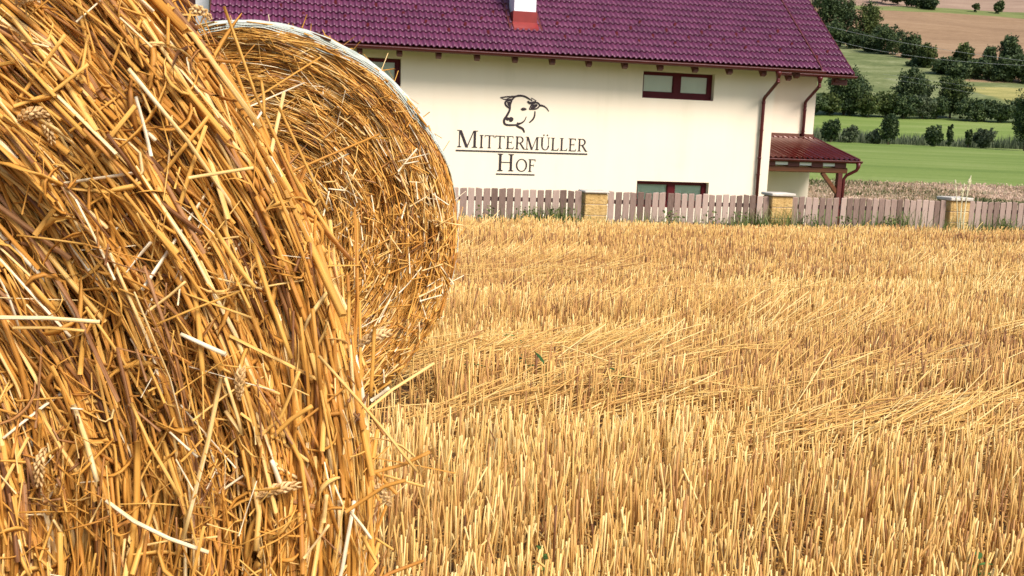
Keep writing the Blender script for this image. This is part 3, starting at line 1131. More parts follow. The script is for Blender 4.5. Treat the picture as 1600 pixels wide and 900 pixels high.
# leafy clumps in it
cu = np.array([-1.22, -1.1, -1.95, -.55, 1.3, 2.6, 4.6, 5.4, 5.65, 7.9, 2.1, 5.55, -.75, 4.0])
ci = rng.integers(0, len(cu), 900)
lu = cu[ci] + rng.normal(0, .09, 900)
lo_ = .06 + .2 * rng.random(900)
LC = np.stack([Q0[0] + lu * DA[0] - lo_ * DB[0], Q0[1] + lu * DA[1] - lo_ * DB[1]], 1)
LC = np.concatenate([LC, (gz(LC[:, 0], LC[:, 1]) + .05 + .30 * rng.random(900) ** 1.3)[:, None]], 1)
g2 = quads_rand(LC, .05, .3, np.clip(rng.normal(.45, .2, 900), 0, 1))
V, Q, T = join([g1, g2])
tag(mesh_np('fence_grass', V, Q, M['grass'], attrs={'tint': T}), 'green grass and weeds growing along the foot of the fence', 'grass', kind='stuff')

# tall dry grass stems by the right hand pillar
p = fpos(6.97, .16)
gzp = float(gz(p[0], p[1]))
stems = [(.02, .09, .92), (-.04, -.02, .78), (.045, .07, .86), (-.06, -.17, .84), (.0, -.03, .70)]
mb = MB()
heads = []
for bx, tx, hz in stems:
    pts = [Vector((bx + (tx - bx) * t_ ** 1.5, .02 * t_, hz * t_)) for t_ in (0, .25, .5, .75, 1)]
    mb.tube(pts, [.010, .009, .009, .008, .007], 5, tint=random.random())
    d = (pts[-1] - pts[-2]).normalized()
    for q in range(26):
        t_ = random.random()
        c_ = pts[-1] + d * (.20 * t_ - .05)
        a = random.uniform(0, 6.28)
        e_ = c_ + d * .05 + Vector((math.cos(a), math.sin(a), 0)) * .022 * math.sin(math.pi * (.1 + .85 * t_))
        mb.tube([c_, (c_ + e_) / 2 + Vector((0, 0, .004)), e_], [.004, .010, .002], 4, tint=random.random())
o = mb.build('dry_grass_stems', M['pale_grass'])
o.location = (p[0], p[1], gzp)
o.rotation_euler = (0, 0, YF)
tag(o, 'tall pale dry grass stems rising in front of the right hand pillar', 'grass stems')

# ------------------------------------------------------------------ house
YH = R(13)
PITCHR = R(38)
house = thing('farmhouse', 'cream farmhouse with dark red tiled roof, painted cow head and name on its wall', 'house', (.1106, 29, 0), YH)
ZB = -2.6                    # foot of the walls, below ground


def wall_plate(mb, u0, u1, z0, z1, y, holes, depth):
    """front wall in the plane y with recessed rectangular openings"""
    us = sorted({u0, u1, *[h[0] for h in holes], *[h[1] for h in holes]})
    zs = sorted({z0, z1, *[h[2] for h in holes], *[h[3] for h in holes]})
    for i in range(len(us) - 1):
        for j in range(len(zs) - 1):
            a, b, c, d = us[i], us[i + 1], zs[j], zs[j + 1]
            if any(h[0] <= a and b <= h[1] and h[2] <= c and d <= h[3] for h in holes):
                continue
            mb.add([(a, y, c), (b, y, c), (b, y, d), (a, y, d)], [(0, 1, 2, 3)])
    for a, b, c, d in holes:
        e = y + depth
        mb.add([(a, y, c), (b, y, c), (b, y, d), (a, y, d), (a, e, c), (b, e, c), (b, e, d), (a, e, d)],
               [(0, 4, 5, 1), (1, 5, 6, 2), (2, 6, 7, 3), (3, 7, 4, 0), (4, 7, 6, 5)])


HOLES = [(3.475, 5.66, 2.0, 2.755), (3.47, 5.70, -1.12, -.365), (-5.62, -3.43, 1.99, 2.72)]
U0, U1, DEP = -8.0, 7.57, 10.0
ZE = 2.99                    # roof surface height at the eave edge, y = -.8


def roof_z(y, ye, ze):
    return ze + (y - ye) * math.tan(PITCHR)


mb = MB()
zt = roof_z(0, -.8, ZE) - .16
wall_plate(mb, U0, U1, ZB, zt, 0, HOLES, .30)
zr = roof_z(DEP / 2, -.8, ZE) - .16
for uu, flip in ((U0, False), (U1, True)):
    f = [(uu, 0, ZB), (uu, 0, zt), (uu, DEP / 2, zr), (uu, DEP, zt), (uu, DEP, ZB)]
    mb.add(f, [tuple(range(5)) if not flip else tuple(range(4, -1, -1))])
mb.add([(U0, DEP, ZB), (U1, DEP, ZB), (U1, DEP, zt), (U0, DEP, zt)], [(3, 2, 1, 0)])
mb.build('wall', M['plaster'], house)
# set-back annex at the right
E0, E1, EY, ED = U1, 10.02, 2.0, 8.2
mb = MB()
ZE2, YE2 = 3.03, 1.2
zt2 = roof_z(EY, YE2, ZE2) - .16
zr2 = roof_z(5.4, YE2, ZE2) - .16
mb.add([(E0, EY, ZB), (E1, EY, ZB), (E1, EY, zt2), (E0, EY, zt2)], [(0, 1, 2, 3)])
mb.add([(E1, EY, ZB), (E1, 8.8, ZB), (E1, 8.8, zt2), (E1, 5.4, zr2), (E1, EY, zt2)], [(0, 1, 2, 3, 4)])
mb.add([(E0, 8.8, ZB), (E1, 8.8, ZB), (E1, 8.8, zt2), (E0, 8.8, zt2)], [(3, 2, 1, 0)])
mb.build('annex_wall', M['plaster'], house)


def tile_slope(u0, u1, ye, ze, yr, gauge=.33, wave=.156, back=False):
    """rows of pressed double-roll tiles on a slope: stepped courses, wavy across"""
    cs, sn = math.cos(PITCHR), math.sin(PITCHR)
    Ls = (yr - ye) / cs
    nc = int(math.ceil(Ls / gauge))
    per = 8
    nu = int(round((u1 - u0) / wave)) * per
    us = np.linspace(u0, u1, nu + 1)
    ph = (us - u0) / wave * 2 * math.pi
    prof = .5 + .5 * np.cos(ph)
    prof = .056 * prof ** 1.2
    lines = []
    for i in range(nc):
        jt = .003 * (vnoise(us / .3, us * 0 + i * 3.7, 12) - .5)
        s0, s1 = i * gauge, min((i + 1) * gauge + .02, Ls)
        for s_, base in ((s0 + .04, .030), (s0, .032), (s0 + .006, .052), ((s0 + s1) / 2, .032), (s1 + .02, .004)):
            hgt = base + prof + jt
            lines.append(np.stack([us, ye + s_ * cs - hgt * sn, ze + s_ * sn + hgt * cs], 1))
    G = np.array(lines)
    if back:
        G[:, :, 1] = 2 * yr - G[:, :, 1]
    m_, n_ = G.shape[:2]
    idx = np.arange(m_ * n_).reshape(m_, n_)
    qs = []
    for r_ in range(m_ - 1):
        if r_ % 5 == 4:
            continue
        qs.append(np.stack([idx[r_, :-1], idx[r_, 1:], idx[r_ + 1, 1:], idx[r_ + 1, :-1]], -1))
    Q = np.concatenate(qs)
    if back:
        Q = Q[:, ::-1]
    return G.reshape(-1, 3), Q


def slope_slab(mb, u0, u1, ye, ze, yr, th=.11):
    cs, sn = math.cos(PITCHR), math.sin(PITCHR)
    zr_ = ze + (yr - ye) * math.tan(PITCHR)
    prof = [(ye, ze - .002), (yr, zr_ - .002), (yr, zr_ - th), (ye + .02, ze - th)]
    mb.prism(prof, (u0, u1))


RU0, RU1 = -8.36, 8.57
V1, Q1 = tile_slope(RU0, RU1, -.8, ZE, 5.0)
V2, Q2 = tile_slope(RU0, RU1, -.8, ZE, 5.0, back=True)
mesh_np('roof', np.concatenate([V1, V2]), np.concatenate([Q1, Q2 + len(V1)]), M['tile'], house, smooth=False)
V1, Q1 = tile_slope(7.70, 10.80, YE2, ZE2, 5.4)
V2, Q2 = tile_slope(7.70, 10.80, YE2, ZE2, 5.4, back=True)
k = (V1[:, 1] < 50)
mesh_np('annex_roof', np.concatenate([V1, V2]), np.concatenate([Q1, Q2 + len(V1)]), M['tile'], house, smooth=False)
mb = MB()
slope_slab(mb, RU0 + .02, RU1 - .02, -.79, ZE, 5.0)
b0 = len(mb.v)
mb.prism([(5.0, roof_z(5.0, -.8, ZE) - .002), (10.79, ZE - .002), (10.77, ZE - .11), (5.0, roof_z(5, -.8, ZE) - .11)], (RU0 + .02, RU1 - .02))
slope_slab(mb, 7.72, 10.78, YE2 + .01, ZE2, 5.4)
mb.prism([(5.4, roof_z(5.4, YE2, ZE2) - .002), (9.59, ZE2 - .002), (9.57, ZE2 - .11), (5.4, roof_z(5.4, YE2, ZE2) - .11)], (7.72, 10.78))
mb.build('soffit', M['dark_wood'], house)


def bargeboard(u, ye, ze, yr, w_=.03):
    mb = MB()
    zr_ = roof_z(yr, ye, ze)
    mb.prism([(ye - .02, ze + .075), (yr, zr_ + .085), (yr, zr_ - .05), (ye - .02, ze - .06)], (u - w_ / 2, u + w_ / 2))
    mb.prism([(yr, zr_ + .085), (2 * yr - ye + .02, ze + .075), (2 * yr - ye + .02, ze - .06), (yr, zr_ - .05)], (u - w_ / 2, u + w_ / 2))
    mb.build('bargeboard', M['dark_wood'], house)


bargeboard(RU0 - .012, -.8, ZE, 5.0)
bargeboard(RU1 + .012, -.8, ZE, 5.0)
bargeboard(10.80 + .012, YE2, ZE2, 5.4)
# ridge caps
MB().tube([(RU0, 5, roof_z(5, -.8, ZE) + .05), (RU1, 5, roof_z(5, -.8, ZE) + .05)], .11, 10).build('ridge', M['tile'], house)
MB().tube([(7.8, 5.4, roof_z(5.4, YE2, ZE2) + .05), (10.8, 5.4, roof_z(5.4, YE2, ZE2) + .05)], .11, 10).build('ridge', M['tile'], house)


def gutter(u0, u1, y, z, name='gutter', parent=house):
    """half-round channel with rolled front bead and end plates"""
    mb = MB()
    n = 10
    pr = [(y + .065 * math.cos(a), z + .065 * math.sin(a)) for a in [math.pi + math.pi * k / n for k in range(n + 1)]]
    inn = [(y + .060 * math.cos(a), z + .060 * math.sin(a)) for a in [2 * math.pi - math.pi * k / n for k in range(n + 1)]]
    mb.prism(pr + inn, (u0, u1))
    mb.tube([(u0, y - .065, z + .004), (u1, y - .065, z + .004)], .011, 8)
    for uu in (u0, u1):
        mb.prism([(y + .066 * math.cos(a), z + .066 * math.sin(a)) for a in [math.pi + math.pi * k / n for k in range(n + 1)]], (uu - .004, uu + .004))
    return mb.build(name, M['red_metal'], parent)


gutter(RU0, 8.66, -.88, ZE - .045)
gutter(7.72, 10.86, YE2 - .08, ZE2 - .045)


def downpipe(u, y0, z0, uw, yw, zbend, zfoot, parent=house):
    mb = MB()
    mb.tube([(u, y0, z0 - .05), (u, y0, z0 - .10), (u, y0, z0 - .24)], [.095, .085, .05], 12)
    pts = [(u, y0, z0 - .2), (u, y0, z0 - .30), (u - .01, y0 + .05, z0 - .37), (uw + .01, yw - .06, zbend + .07), (uw, yw, zbend), (uw, yw, zbend - .15), (uw, yw, zfoot)]
    mb.tube(pts, .05, 12)
    for zc in (zbend - .1, (zbend + zfoot) / 2 + .3, z0 - .34):
        q = (uw, yw) if zc < zbend else (u, y0)
        mb.tube([(q[0], q[1], zc - .03), (q[0], q[1], zc + .03)], .058, 12)
    o = mb.build('downpipe', M['red_metal'], parent, smooth=True)
    for zc in (zbend - .9, zbend - 2.2):
        if zc > zfoot:
            b = MB()
            b.tube([(uw, yw, zc - .015), (uw, yw, zc + .015)], .062, 12)
            b.box(uw - .012, uw + .012, yw + .03, yw + .14, zc - .012, zc + .012)
            b.build('pipe_bracket', M['red_metal'], o)
    return o


downpipe(7.22, -.86, ZE - .06, 7.20, -.10, 2.12, -1.9)
downpipe(9.62, YE2 - .08, ZE2 - .06, 9.62, EY - .09, 2.16, 1.10)

# rafter ends under the eaves
for k in range(16):
    uu = -7.72 + k * 1.043
    zz = roof_z(-.62, -.8, ZE) - .115
    MB().prism([(-.66, ZE - .012 - .115), (-.02, roof_z(-.02, -.8, ZE) - .115), (-.02, roof_z(-.02, -.8, ZE) - .29), (-.55, ZE - .25), (-.66, ZE - .20)], (uu - .07, uu + .07)).build('rafter_end', M['dark_wood'], house)
for uu in (8.72, 10.35):
    MB().prism([(YE2 + .14, ZE2 - .012 - .115), (EY - .02, roof_z(EY - .02, YE2, ZE2) - .115), (EY - .02, roof_z(EY - .02, YE2, ZE2) - .29), (YE2 + .25, ZE2 - .25), (YE2 + .14, ZE2 - .20)], (uu - .07, uu + .07)).build('rafter_end', M['dark_wood'], house)
# purlin head carrying the annex roof
MB().prism([(YE2 + .2, ZE2 - .13), (YE2 + .34, ZE2 - .13), (YE2 + .34, ZE2 - .30), (YE2 + .2, ZE2 - .30)], (10.25, 10.72)).build('purlin', M['dark_wood'], house)


def window(u0, u1, z0, z1, label):
    y = .17
    mb = MB()
    fw = .075
    mb.box(u0 + .004, u1 - .004, y, y + .07, z0 + .004, z0 + .18)
    mb.box(u0 + .004, u1 - .004, y, y + .07, z1 - .10, z1 - .004)
    mb.box(u0 + .004, u0 + fw, y + .001, y + .069, z0 + .18, z1 - .10)
    mb.box(u1 - .13, u1 - .004, y + .001, y + .069, z0 + .18, z1 - .10)
    mid = (u0 + u1) / 2
    mb.box(mid - .10, mid + .12, y - .008, y + .069, z0 + .18, z1 - .10)
    for a, b in ((u0 + fw, mid - .10), (mid + .12, u1 - .13)):     # inner beads
        mb.box(a, a + .02, y + .02, y + .06, z0 + .18, z1 - .10)
        mb.box(b - .02, b, y + .02, y + .06, z0 + .18, z1 - .10)
        mb.box(a + .02, b - .02, y + .02, y + .06, z0 + .18, z0 + .20)
    o = mb.build('window', M['frame'], house, label=label)
    MB().box(u0 + .002, u1 - .002, .03, y + .0, z0 + .002, z0 + .02).build('sill', M['frame'], o)
    for a, b in ((u0 + fw, mid - .10), (mid + .12, u1 - .13)):
        MB().box(a + .02, b - .02, y + .03, y + .036, z0 + .20, z1 - .10).build('pane', M['glass'], o)
        bl = MB()
        z = z0 + .19
        while z < z1 - .10:
            bl.add([(a + .03, y + .060, z), (b - .03, y + .060, z), (b - .03, y + .078, z + .032), (a + .03, y + .078, z + .032)], [(0, 1, 2, 3)])
            bl.add([(a + .03, y + .062, z), (b - .03, y + .062, z), (b - .03, y + .080, z + .032), (a + .03, y + .080, z + .032)], [(3, 2, 1, 0)])
            z += .036
        for uu in (a + .03 + (b - a) * .16, b - .03 - (b - a) * .2):
            bl.box(uu - .004, uu + .004, y + .052, y + .056, z0 + .19, z1 - .1)
        bl.build('blind', M['blind'], o)
    return o


window(*HOLES[0], 'wide upper window under the eaves near the downpipe')
window(*HOLES[1], 'wide lower window partly hidden by the fence')
window(*HOLES[2], 'upper window half hidden by the rear bale')

# chimney with red flashing
mb = MB()
mb.box(-.315, .305, .225, .90, 4.18, 8.1)
ch = mb.build('chimney', M['chimney_white'], house)
MB().box(-.42, .40, .12, 1.0, 8.1, 8.2).build('chimney_cap', M['concrete'], ch)
mb = MB()
mb.box(-.345, .335, .19, .93, 3.55, 4.195)
mb.prism([(-.02, roof_z(-.02, -.8, ZE) + .125), (.188, roof_z(.188, -.8, ZE) + .14), (.188, roof_z(.188, -.8, ZE)), (-.02, roof_z(-.02, -.8, ZE) + .04)], (-.36, .35))
mb.build('flashing', M['flashing'], ch)
mb = MB()
for a, b in ((-.47, -.347), (.337, .46)):
    zs = [(y_, roof_z(y_, -.8, ZE) + .09) for y_ in (-.0, 1.2)]
    mb.prism([zs[0], zs[1], (zs[1][0], zs[1][1] - .07), (zs[0][0], zs[0][1] - .07)], (a, b))
    mb.build('side_flashing', M['dark_wood'], ch)  # side strips coloured dark, their shade put into the material
    mb = MB()

# snow guards in staggered lines
n_sg = 0
for row, shift in ((2, .0), (3, .55), (4, 1.1), (5, .3)):
    for k in range(16):
        uu = -7.6 + k * 1.08 + shift * .9
        if uu > 8.3 or -0.7 < uu < .7:
            continue
        s_ = row * .33 + .06
        y_ = -.8 + s_ * math.cos(PITCHR)
        z_ = ZE + s_ * math.sin(PITCHR) + .07
        mb = MB()
        mb.box(uu - .012, uu + .012, y_ - .02, y_ + .09, z_ - .03, z_ + .012)
        mb.prism([(y_ - .02, z_ - .03), (y_ - .02, z_ + .085), (y_ + .07, z_ + .03)], (uu - .035, uu + .035))
        mb.build('snow_guard', M['frame'], house)
        n_sg += 1
for row, uu in ((1, 9.2), (2, 8.9), (2, 9.8), (3, 9.4), (3, 10.3), (4, 9.0)):
    s_ = row * .33 + .06
    y_ = YE2 + s_ * math.cos(PITCHR)
    z_ = ZE2 + s_ * math.sin(PITCHR) + .07
    mb = MB()
    mb.box(uu - .012, uu + .012, y_ - .02, y_ + .09, z_ - .03, z_ + .012)
    mb.prism([(y_ - .02, z_ - .03), (y_ - .02, z_ + .085), (y_ + .07, z_ + .03)], (uu - .035, uu + .035))
    mb.build('snow_guard', M['frame'], house)

# ---- porch roof in the nook
PZT, PZE, PYT, PYE = 1.05, .43, 2.0, .2


def porch_pt(s, t):
    """s along the wall edge, t 0 at the wall .. 1 at the eave; ribs run askew to the right"""
    return max(U1 + .012, s + .62 * t), PYT + (PYE - PYT) * t, PZT + (PZE - PZT) * t


ns, ntt = 150, 6
V = []
for j in range(ntt + 1):
    for i in range(ns + 1):
        s_ = 6.9 + (10.02 - 6.9) * i / ns
        uu, yy, zz = porch_pt(s_, j / ntt)
        rib = .050 * (.5 + .5 * math.cos((s_ - 6.9) / .175 * 2 * math.pi)) ** 1.3
        V.append((uu, yy, zz + rib))
idx = np.arange((ns + 1) * (ntt + 1)).reshape(ntt + 1, ns + 1)
Q = np.stack([idx[1:, :-1], idx[1:, 1:], idx[:-1, 1:], idx[:-1, :-1]], -1).reshape(-1, 4)
Va = np.array(V)
VV = Va.reshape(ntt + 1, ns + 1, 3)
porch = mesh_np('porch_roof', Va, Q, M['sheet_red'], house, smooth=True)
mb = MB()
mb.box(U1 + .012, 10.03, PYT - .035, PYT - .004, PZT - .03, PZT + .13)          # head flashing at the wall
mb.build('head_flashing', M['sheet_red'], porch)
mb = MB()
a = Vector(porch_pt(10.02, 0)); b = Vector(porch_pt(10.02, 1))
for off_, z0, z1 in ((0, -.13, .045),):
    vs = []
    for p_ in (a, b):
        vs += [(p_.x + .01, p_.y, p_.z + z0), (p_.x + .06, p_.y, p_.z + z0), (p_.x + .06, p_.y, p_.z + z1), (p_.x + .01, p_.y, p_.z + z1)]
    mb.add(vs, [(0, 1, 2, 3), (7, 6, 5, 4), (0, 4, 5, 1), (1, 5, 6, 2), (2, 6, 7, 3), (3, 7, 4, 0)])
mb.build('verge_trim', M['red_metal'], porch)
# boarding under the sheet
mb = MB()
vs = [(U1 + .015, PYT - .01, PZT - .012), (9.95, PYT - .01, PZT - .012), (10.58, PYE + .02, PZE - .012), (U1 + .015, PYE + .02, PZE - .012)]
vs += [(x_, y_, z_ - .03) for x_, y_, z_ in vs]
mb.add(vs, [(3, 2, 1, 0), (4, 5, 6, 7), (0, 1, 5, 4), (1, 2, 6, 5), (2, 3, 7, 6), (3, 0, 4, 7)])
mb.build('boarding', M['dark_wood'], porch)
gutter(U1 + .02, 10.70, PYE - .075, PZE - .03, 'gutter', porch)
MB().box(U1 + .02, 10.66, PYE + .0, PYE + .03, PZE - .10, PZE - .03).build('fascia', M['red_metal'], porch)
for uu in (7.72, 8.52, 9.30, 10.08):
    MB().box(uu - .19, uu + .19, PYE + .06, PYT - .05, PZE - .238, PZE - .045).build('rafter', M['dark_wood'], porch)
for uu in (8.12, 8.91, 9.69):
    MB().box(uu - .205, uu + .205, PYE + .07, PYE + .09, PZE - .20, PZE - .115).build('bright_gap_board', M['white_plaster'], porch)  # white boards added to stand in for bright gaps between the rafters
MB().cbox(U1 + .02, 10.36, PYE + .10, PYE + .26, PZE - .41, PZE - .24, .02).build('beam', M['wood'], porch)
MB().cbox(10.05, 10.21, PYE + .10, PYE + .26, ZB, PZE - .405, .015).build('post', M['dark_wood'], porch)
MB().prism([(0, 0)] * 0 + [(PYE + .12, 0), (PYE + .24, 0), (PYE + .24, .001), (PYE + .12, .001)], (0, .001)) if False else None
mb = MB()
p0, p1 = Vector((9.56, PYE + .18, PZE - .42)), Vector((10.06, PYE + .18, PZE - .98))
d = (p1 - p0).normalized()
nrm = Vector((d.z, 0, -d.x))
vs = []
for p_ in (p0 - d * .02, p1 + d * .02):
    for sy in (-.055, .055):
        for sn_ in (-.055, .055):
            vs.append(p_ + nrm * sn_ + Vector((0, sy, 0)))
mb.add(vs, [(0, 1, 3, 2), (4, 6, 7, 5), (0, 4, 5, 1), (2, 3, 7, 6), (0, 2, 6, 4), (1, 5, 7, 3)])
mb.build('brace', M['wood'], porch)
MB().tube([(10.60, PYE - .07, PZE - .07), (10.60, PYE - .07, PZE - .20), (10.57, PYE - .04, PZE - .30), (10.36, PYE + .16, PZE - .47), (10.30, PYE + .18, PZE - .58), (10.27, PYE + .18, -2.2)], [.075, .06, .05, .05, .05, .05], 10).build('downpipe', M['red_metal'], porch, smooth=True)

# ---- painted lettering
PY = -.006


class Pen:
    def __init__(s):
        s.mb = MB()
        s.k = 0

    def poly(s, pts):
        s.k = (s.k + 1) % 12
        y = PY - .0006 * s.k
        s.mb.add([(p[0], y, p[1]) for p in pts], [tuple(range(len(pts)))])

    def strip(s, pts, ws):
        s.k = (s.k + 1) % 12
        y = PY - .0006 * s.k
        L_, R_ = [], []
        for i, p in enumerate(pts):
            a, b = pts[max(i - 1, 0)], pts[min(i + 1, len(pts) - 1)]
            dx, dz = b[0] - a[0], b[1] - a[1]
            l = math.hypot(dx, dz) or 1
            w_ = ws[i] if isinstance(ws, (list, tuple)) else ws
            L_.append((p[0] - dz / l * w_ / 2, y, p[1] + dx / l * w_ / 2))
            R_.append((p[0] + dz / l * w_ / 2, y, p[1] - dx / l * w_ / 2))
        n = len(pts)
        s.mb.add(L_ + R_, [(i, n + i, n + i + 1, i + 1) for i in range(n - 1)])

    def ellipse_ring(s, cx, cz, rx, rz, a0, a1, thick, thin, n=28):
        pts, ws = [], []
        for i in range(n + 1):
            a = a0 + (a1 - a0) * i / n
            pts.append((cx + rx * math.cos(a), cz + rz * math.sin(a)))
            ws.append(thin + (thick - thin) * abs(math.cos(a)) ** 1.3)
        s.strip(pts, ws)


def bez(pts, n=8):
    """smooth curve through points (Catmull-Rom)"""
    out = []
    P = [pts[0]] + list(pts) + [pts[-1]]
    for i in range(1, len(P) - 2):
        for k in range(n):
            t = k / n
            q = []
            for c in (0, 1):
                p0_, p1_, p2_, p3_ = P[i - 1][c], P[i][c], P[i + 1][c], P[i + 2][c]
                q.append(.5 * (2 * p1_ + (p2_ - p0_) * t + (2 * p0_ - 5 * p1_ + 4 * p2_ - p3_) * t * t + (3 * p1_ - p0_ - 3 * p2_ + p3_) * t ** 3))
            out.append(tuple(q))
    out.append(tuple(pts[-1]))
    return out


TH, TN, SH, SX = .125, .062, .045, .085


def glyph(pen, ch, x, z, h, sx):
    """one serif capital; returns its advance"""
    def P(pts):
        pen.poly([(x + a * sx, z + b * h) for a, b in pts])

    def bar(x0, x1, z0, z1):
        P([(x0, z0), (x1, z0), (x1, z1), (x0, z1)])

    def stem(xc, w_=TH, top=True, bot=True):
        bar(xc - w_ / 2, xc + w_ / 2, 0, 1)
        e = w_ / 2 + SX
        if bot: P([(xc - e, 0), (xc + e, 0), (xc + e, SH * .7), (xc + w_ / 2, SH * 1.7), (xc - w_ / 2, SH * 1.7), (xc - e, SH * .7)])
        if top: P([(xc - e, 1 - SH * .7), (xc - w_ / 2, 1 - SH * 1.7), (xc + w_ / 2, 1 - SH * 1.7), (xc + e, 1 - SH * .7), (xc + e, 1), (xc - e, 1)])

    def diag(xa, za, xb, zb, w_):
        P([(xa - w_ / 2, za), (xa + w_ / 2, za), (xb + w_ / 2, zb), (xb - w_ / 2, zb)][::(1 if zb > za else -1)])

    def ring(cx, cz, rx, rz, a0, a1, tk=TH, tn=TN):
        pts, ws = [], []
        for i in range(29):
            a = a0 + (a1 - a0) * i / 28
            pts.append((x + (cx + rx * math.cos(a)) * sx, z + (cz + rz * math.sin(a)) * h))
            ws.append((tn + (tk - tn) * abs(math.cos(a)) ** 1.3) * (sx + h) / 2)
        pen.strip(pts, ws)

    if ch == 'I':
        stem(.19); return .40
    if ch == 'T':
        stem(.40, top=False)
        bar(.03, .77, 1 - .06, 1)
        P([(.03, 1), (.03, .80), (.055, .80), (.10, .94)][::-1]); P([(.77, 1), (.77, .80), (.745, .80), (.70, .94)])
        return .81
    if ch in 'EF':
        stem(.20, bot=True, top=False)
        bar(.05, .20, 1 - .04, 1)
        bar(.20, .62, 1 - .06, 1); P([(.62, 1), (.62, .82), (.595, .82), (.55, .94)])
        bar(.20, .48, .49, .545); bar(.48, .505, .41, .63)
        if ch == 'E':
            bar(.20, .64, 0, .06); P([(.57, .06), (.655, .20), (.68, .20), (.65, 0), (.6, 0)][::-1])
            return .72
        return .68
    if ch == 'L':
        stem(.20)
        bar(.20, .62, 0, .06); P([(.54, .06), (.63, .21), (.655, .21), (.63, 0), (.58, 0)][::-1])
        return .69
    if ch == 'R':
        stem(.20)
        bar(.20, .42, .94, 1); bar(.20, .42, .47, .525)
        ring(.40, .735, .235, .235, math.pi / 2, -math.pi / 2)
        P([(.36, .48), (.50, .48), (.80, .05), (.80, 0), (.68, 0)][::-1]); bar(.68, .88, 0, .035)
        return .84
    if ch == 'M':
        stem(.13, TN, top=False); bar(.0, .16, 1 - .04, 1)
        diag(.17, 1, .52, 0, .15)
        diag(.52, 0, .87, 1, .06)
        stem(.92, TH, top=False); bar(.86, 1.08, 1 - .04, 1)
        return 1.10
    if ch == 'U':
        bar(.20 - TH / 2, .20 + TH / 2, .34, 1); bar(.05, .35, 1 - .04, 1)
        bar(.71 - TN / 2, .71 + TN / 2, .34, 1); bar(.60, .83, 1 - .04, 1)
        ring(.455, .35, .255, .32, math.pi, 2 * math.pi, TH * .9, TN)
        for cx in (.32, .60):
            P([(cx + .065 * math.cos(a), 1.17 + .065 * math.sin(a)) for a in [2 * math.pi * k / 10 for k in range(10)]])
        return .86
    if ch == 'H':
        stem(.20); stem(.76); bar(.20, .76, .48, .535); return .98
    if ch == 'O':
        ring(.45, .5, .385, .475, 0, 2 * math.pi, TH * 1.02, TN)
        return .92
    return .4


def advance(ch):
    return {'I': .40, 'T': .81, 'E': .72, 'F': .68, 'L': .69, 'R': .84, 'M': 1.10, 'U': .86, 'H': .98, 'O': .92}[ch]


def word(pen, big, small, u0, u1, z0, h, ratio):
    hs = h * ratio
    tot = advance(big) * 1.18 + sum(advance(c) for c in small) * ratio
    sc = (u1 - u0) / (tot * h)
    x = u0
    glyph(pen, big, x, z0, h, h * sc * 1.12)
    x += advance(big) * h * sc * 1.16
    for c in small:
        glyph(pen, c, x, z0, hs, hs * sc)
        x += advance(c) * hs * sc


pen = Pen()
word(pen, 'M', 'ITTERMULLER', -1.845, 1.93, .415, .47, .76)
pen.poly([(-1.87, .305), (1.93, .325), (1.93, .365), (-1.87, .345)])
word(pen, 'H', 'OF', -.71, .45, -.205, .48, .74)
pen.poly([(-.71, -.315), (.41, -.308), (.41, -.268), (-.71, -.275)])
pen.mb.build('lettering', M['paint'], house, label='painted farm name in underlined serif capitals')

pen = Pen()
W = .05
for pts, ws in (
        ([(-.67, 1.815), (-.484, 1.844), (-.257, 1.874)], .028), ([(-.658, 1.813), (-.535, 1.772), (-.324, 1.793)], .02), ([(-.496, 1.779), (-.422, 1.812), (-.302, 1.846)], .018),
        ([(-.357, 1.712), (-.314, 1.787), (-.256, 1.854), (-.121, 1.892), (.032, 1.876), (.157, 1.817), (.245, 1.768)], .040),
        ([(-.322, 1.758), (-.473, 1.736), (-.517, 1.676), (-.48, 1.599), (-.386, 1.527)], .042),
        ([(-.334, 1.743), (-.372, 1.639), (-.38, 1.521), (-.407, 1.432), (-.469, 1.313), (-.526, 1.228), (-.532, 1.158), (-.497, 1.095), (-.392, 1.075), (-.179, 1.089), (-.058, 1.132)], .046),
        ([(-.166, 1.128), (-.059, 1.135), (.046, 1.21), (.099, 1.33)], None), ([(-.185, 1.077), (-.1, 1.034), (.009, .985), (.062, .886)], .046),
        ([(.176, 1.53), (.232, 1.65), (.339, 1.723), (.433, 1.703), (.463, 1.64), (.369, 1.553), (.176, 1.53)], .034),
        ([(.114, 1.754), (.193, 1.704), (.36, 1.753)], .05),
        ([(.463, 1.652), (.565, 1.644), (.66, 1.595), (.741, 1.498)], None), ([(.341, 1.487), (.332, 1.346), (.275, 1.24), (.186, 1.163)], .036)):
    c = bez(pts)
    n = len(c)
    if ws is None:
        ws = [.062 - .042 * i / (n - 1) for i in range(n)]
    else:
        ws = [ws * 1.4 * (.6 + .4 * math.sin(math.pi * min(1, (i + .6) / n))) for i in range(n)]
    pen.strip(c, ws)
pen.strip([(.245, 1.768), (.217, 1.846), (.368, 1.771), (.314, 1.733)], .026)
for pts in ([(-.472, 1.707), (-.357, 1.704), (-.397, 1.585), (-.444, 1.621)], [(.206, 1.546), (.263, 1.652), (.384, 1.683), (.405, 1.637), (.322, 1.563)],
            [(-.412, 1.271), (-.34, 1.3), (-.272, 1.268), (-.275, 1.203), (-.335, 1.16), (-.391, 1.187)], [(-.514, 1.238), (-.431, 1.291), (-.393, 1.251), (-.427, 1.191), (-.477, 1.21)],
            [(-.075, 1.529), (-.016, 1.566), (.052, 1.566), (.102, 1.533), (.049, 1.496), (-.031, 1.489)]):
    cl = bez(list(pts) + [pts[0]], 5)[:-1]
    pen.poly(cl)
pen.mb.build('cow_emblem', M['paint'], house, label='painted line drawing of a horned cow head')

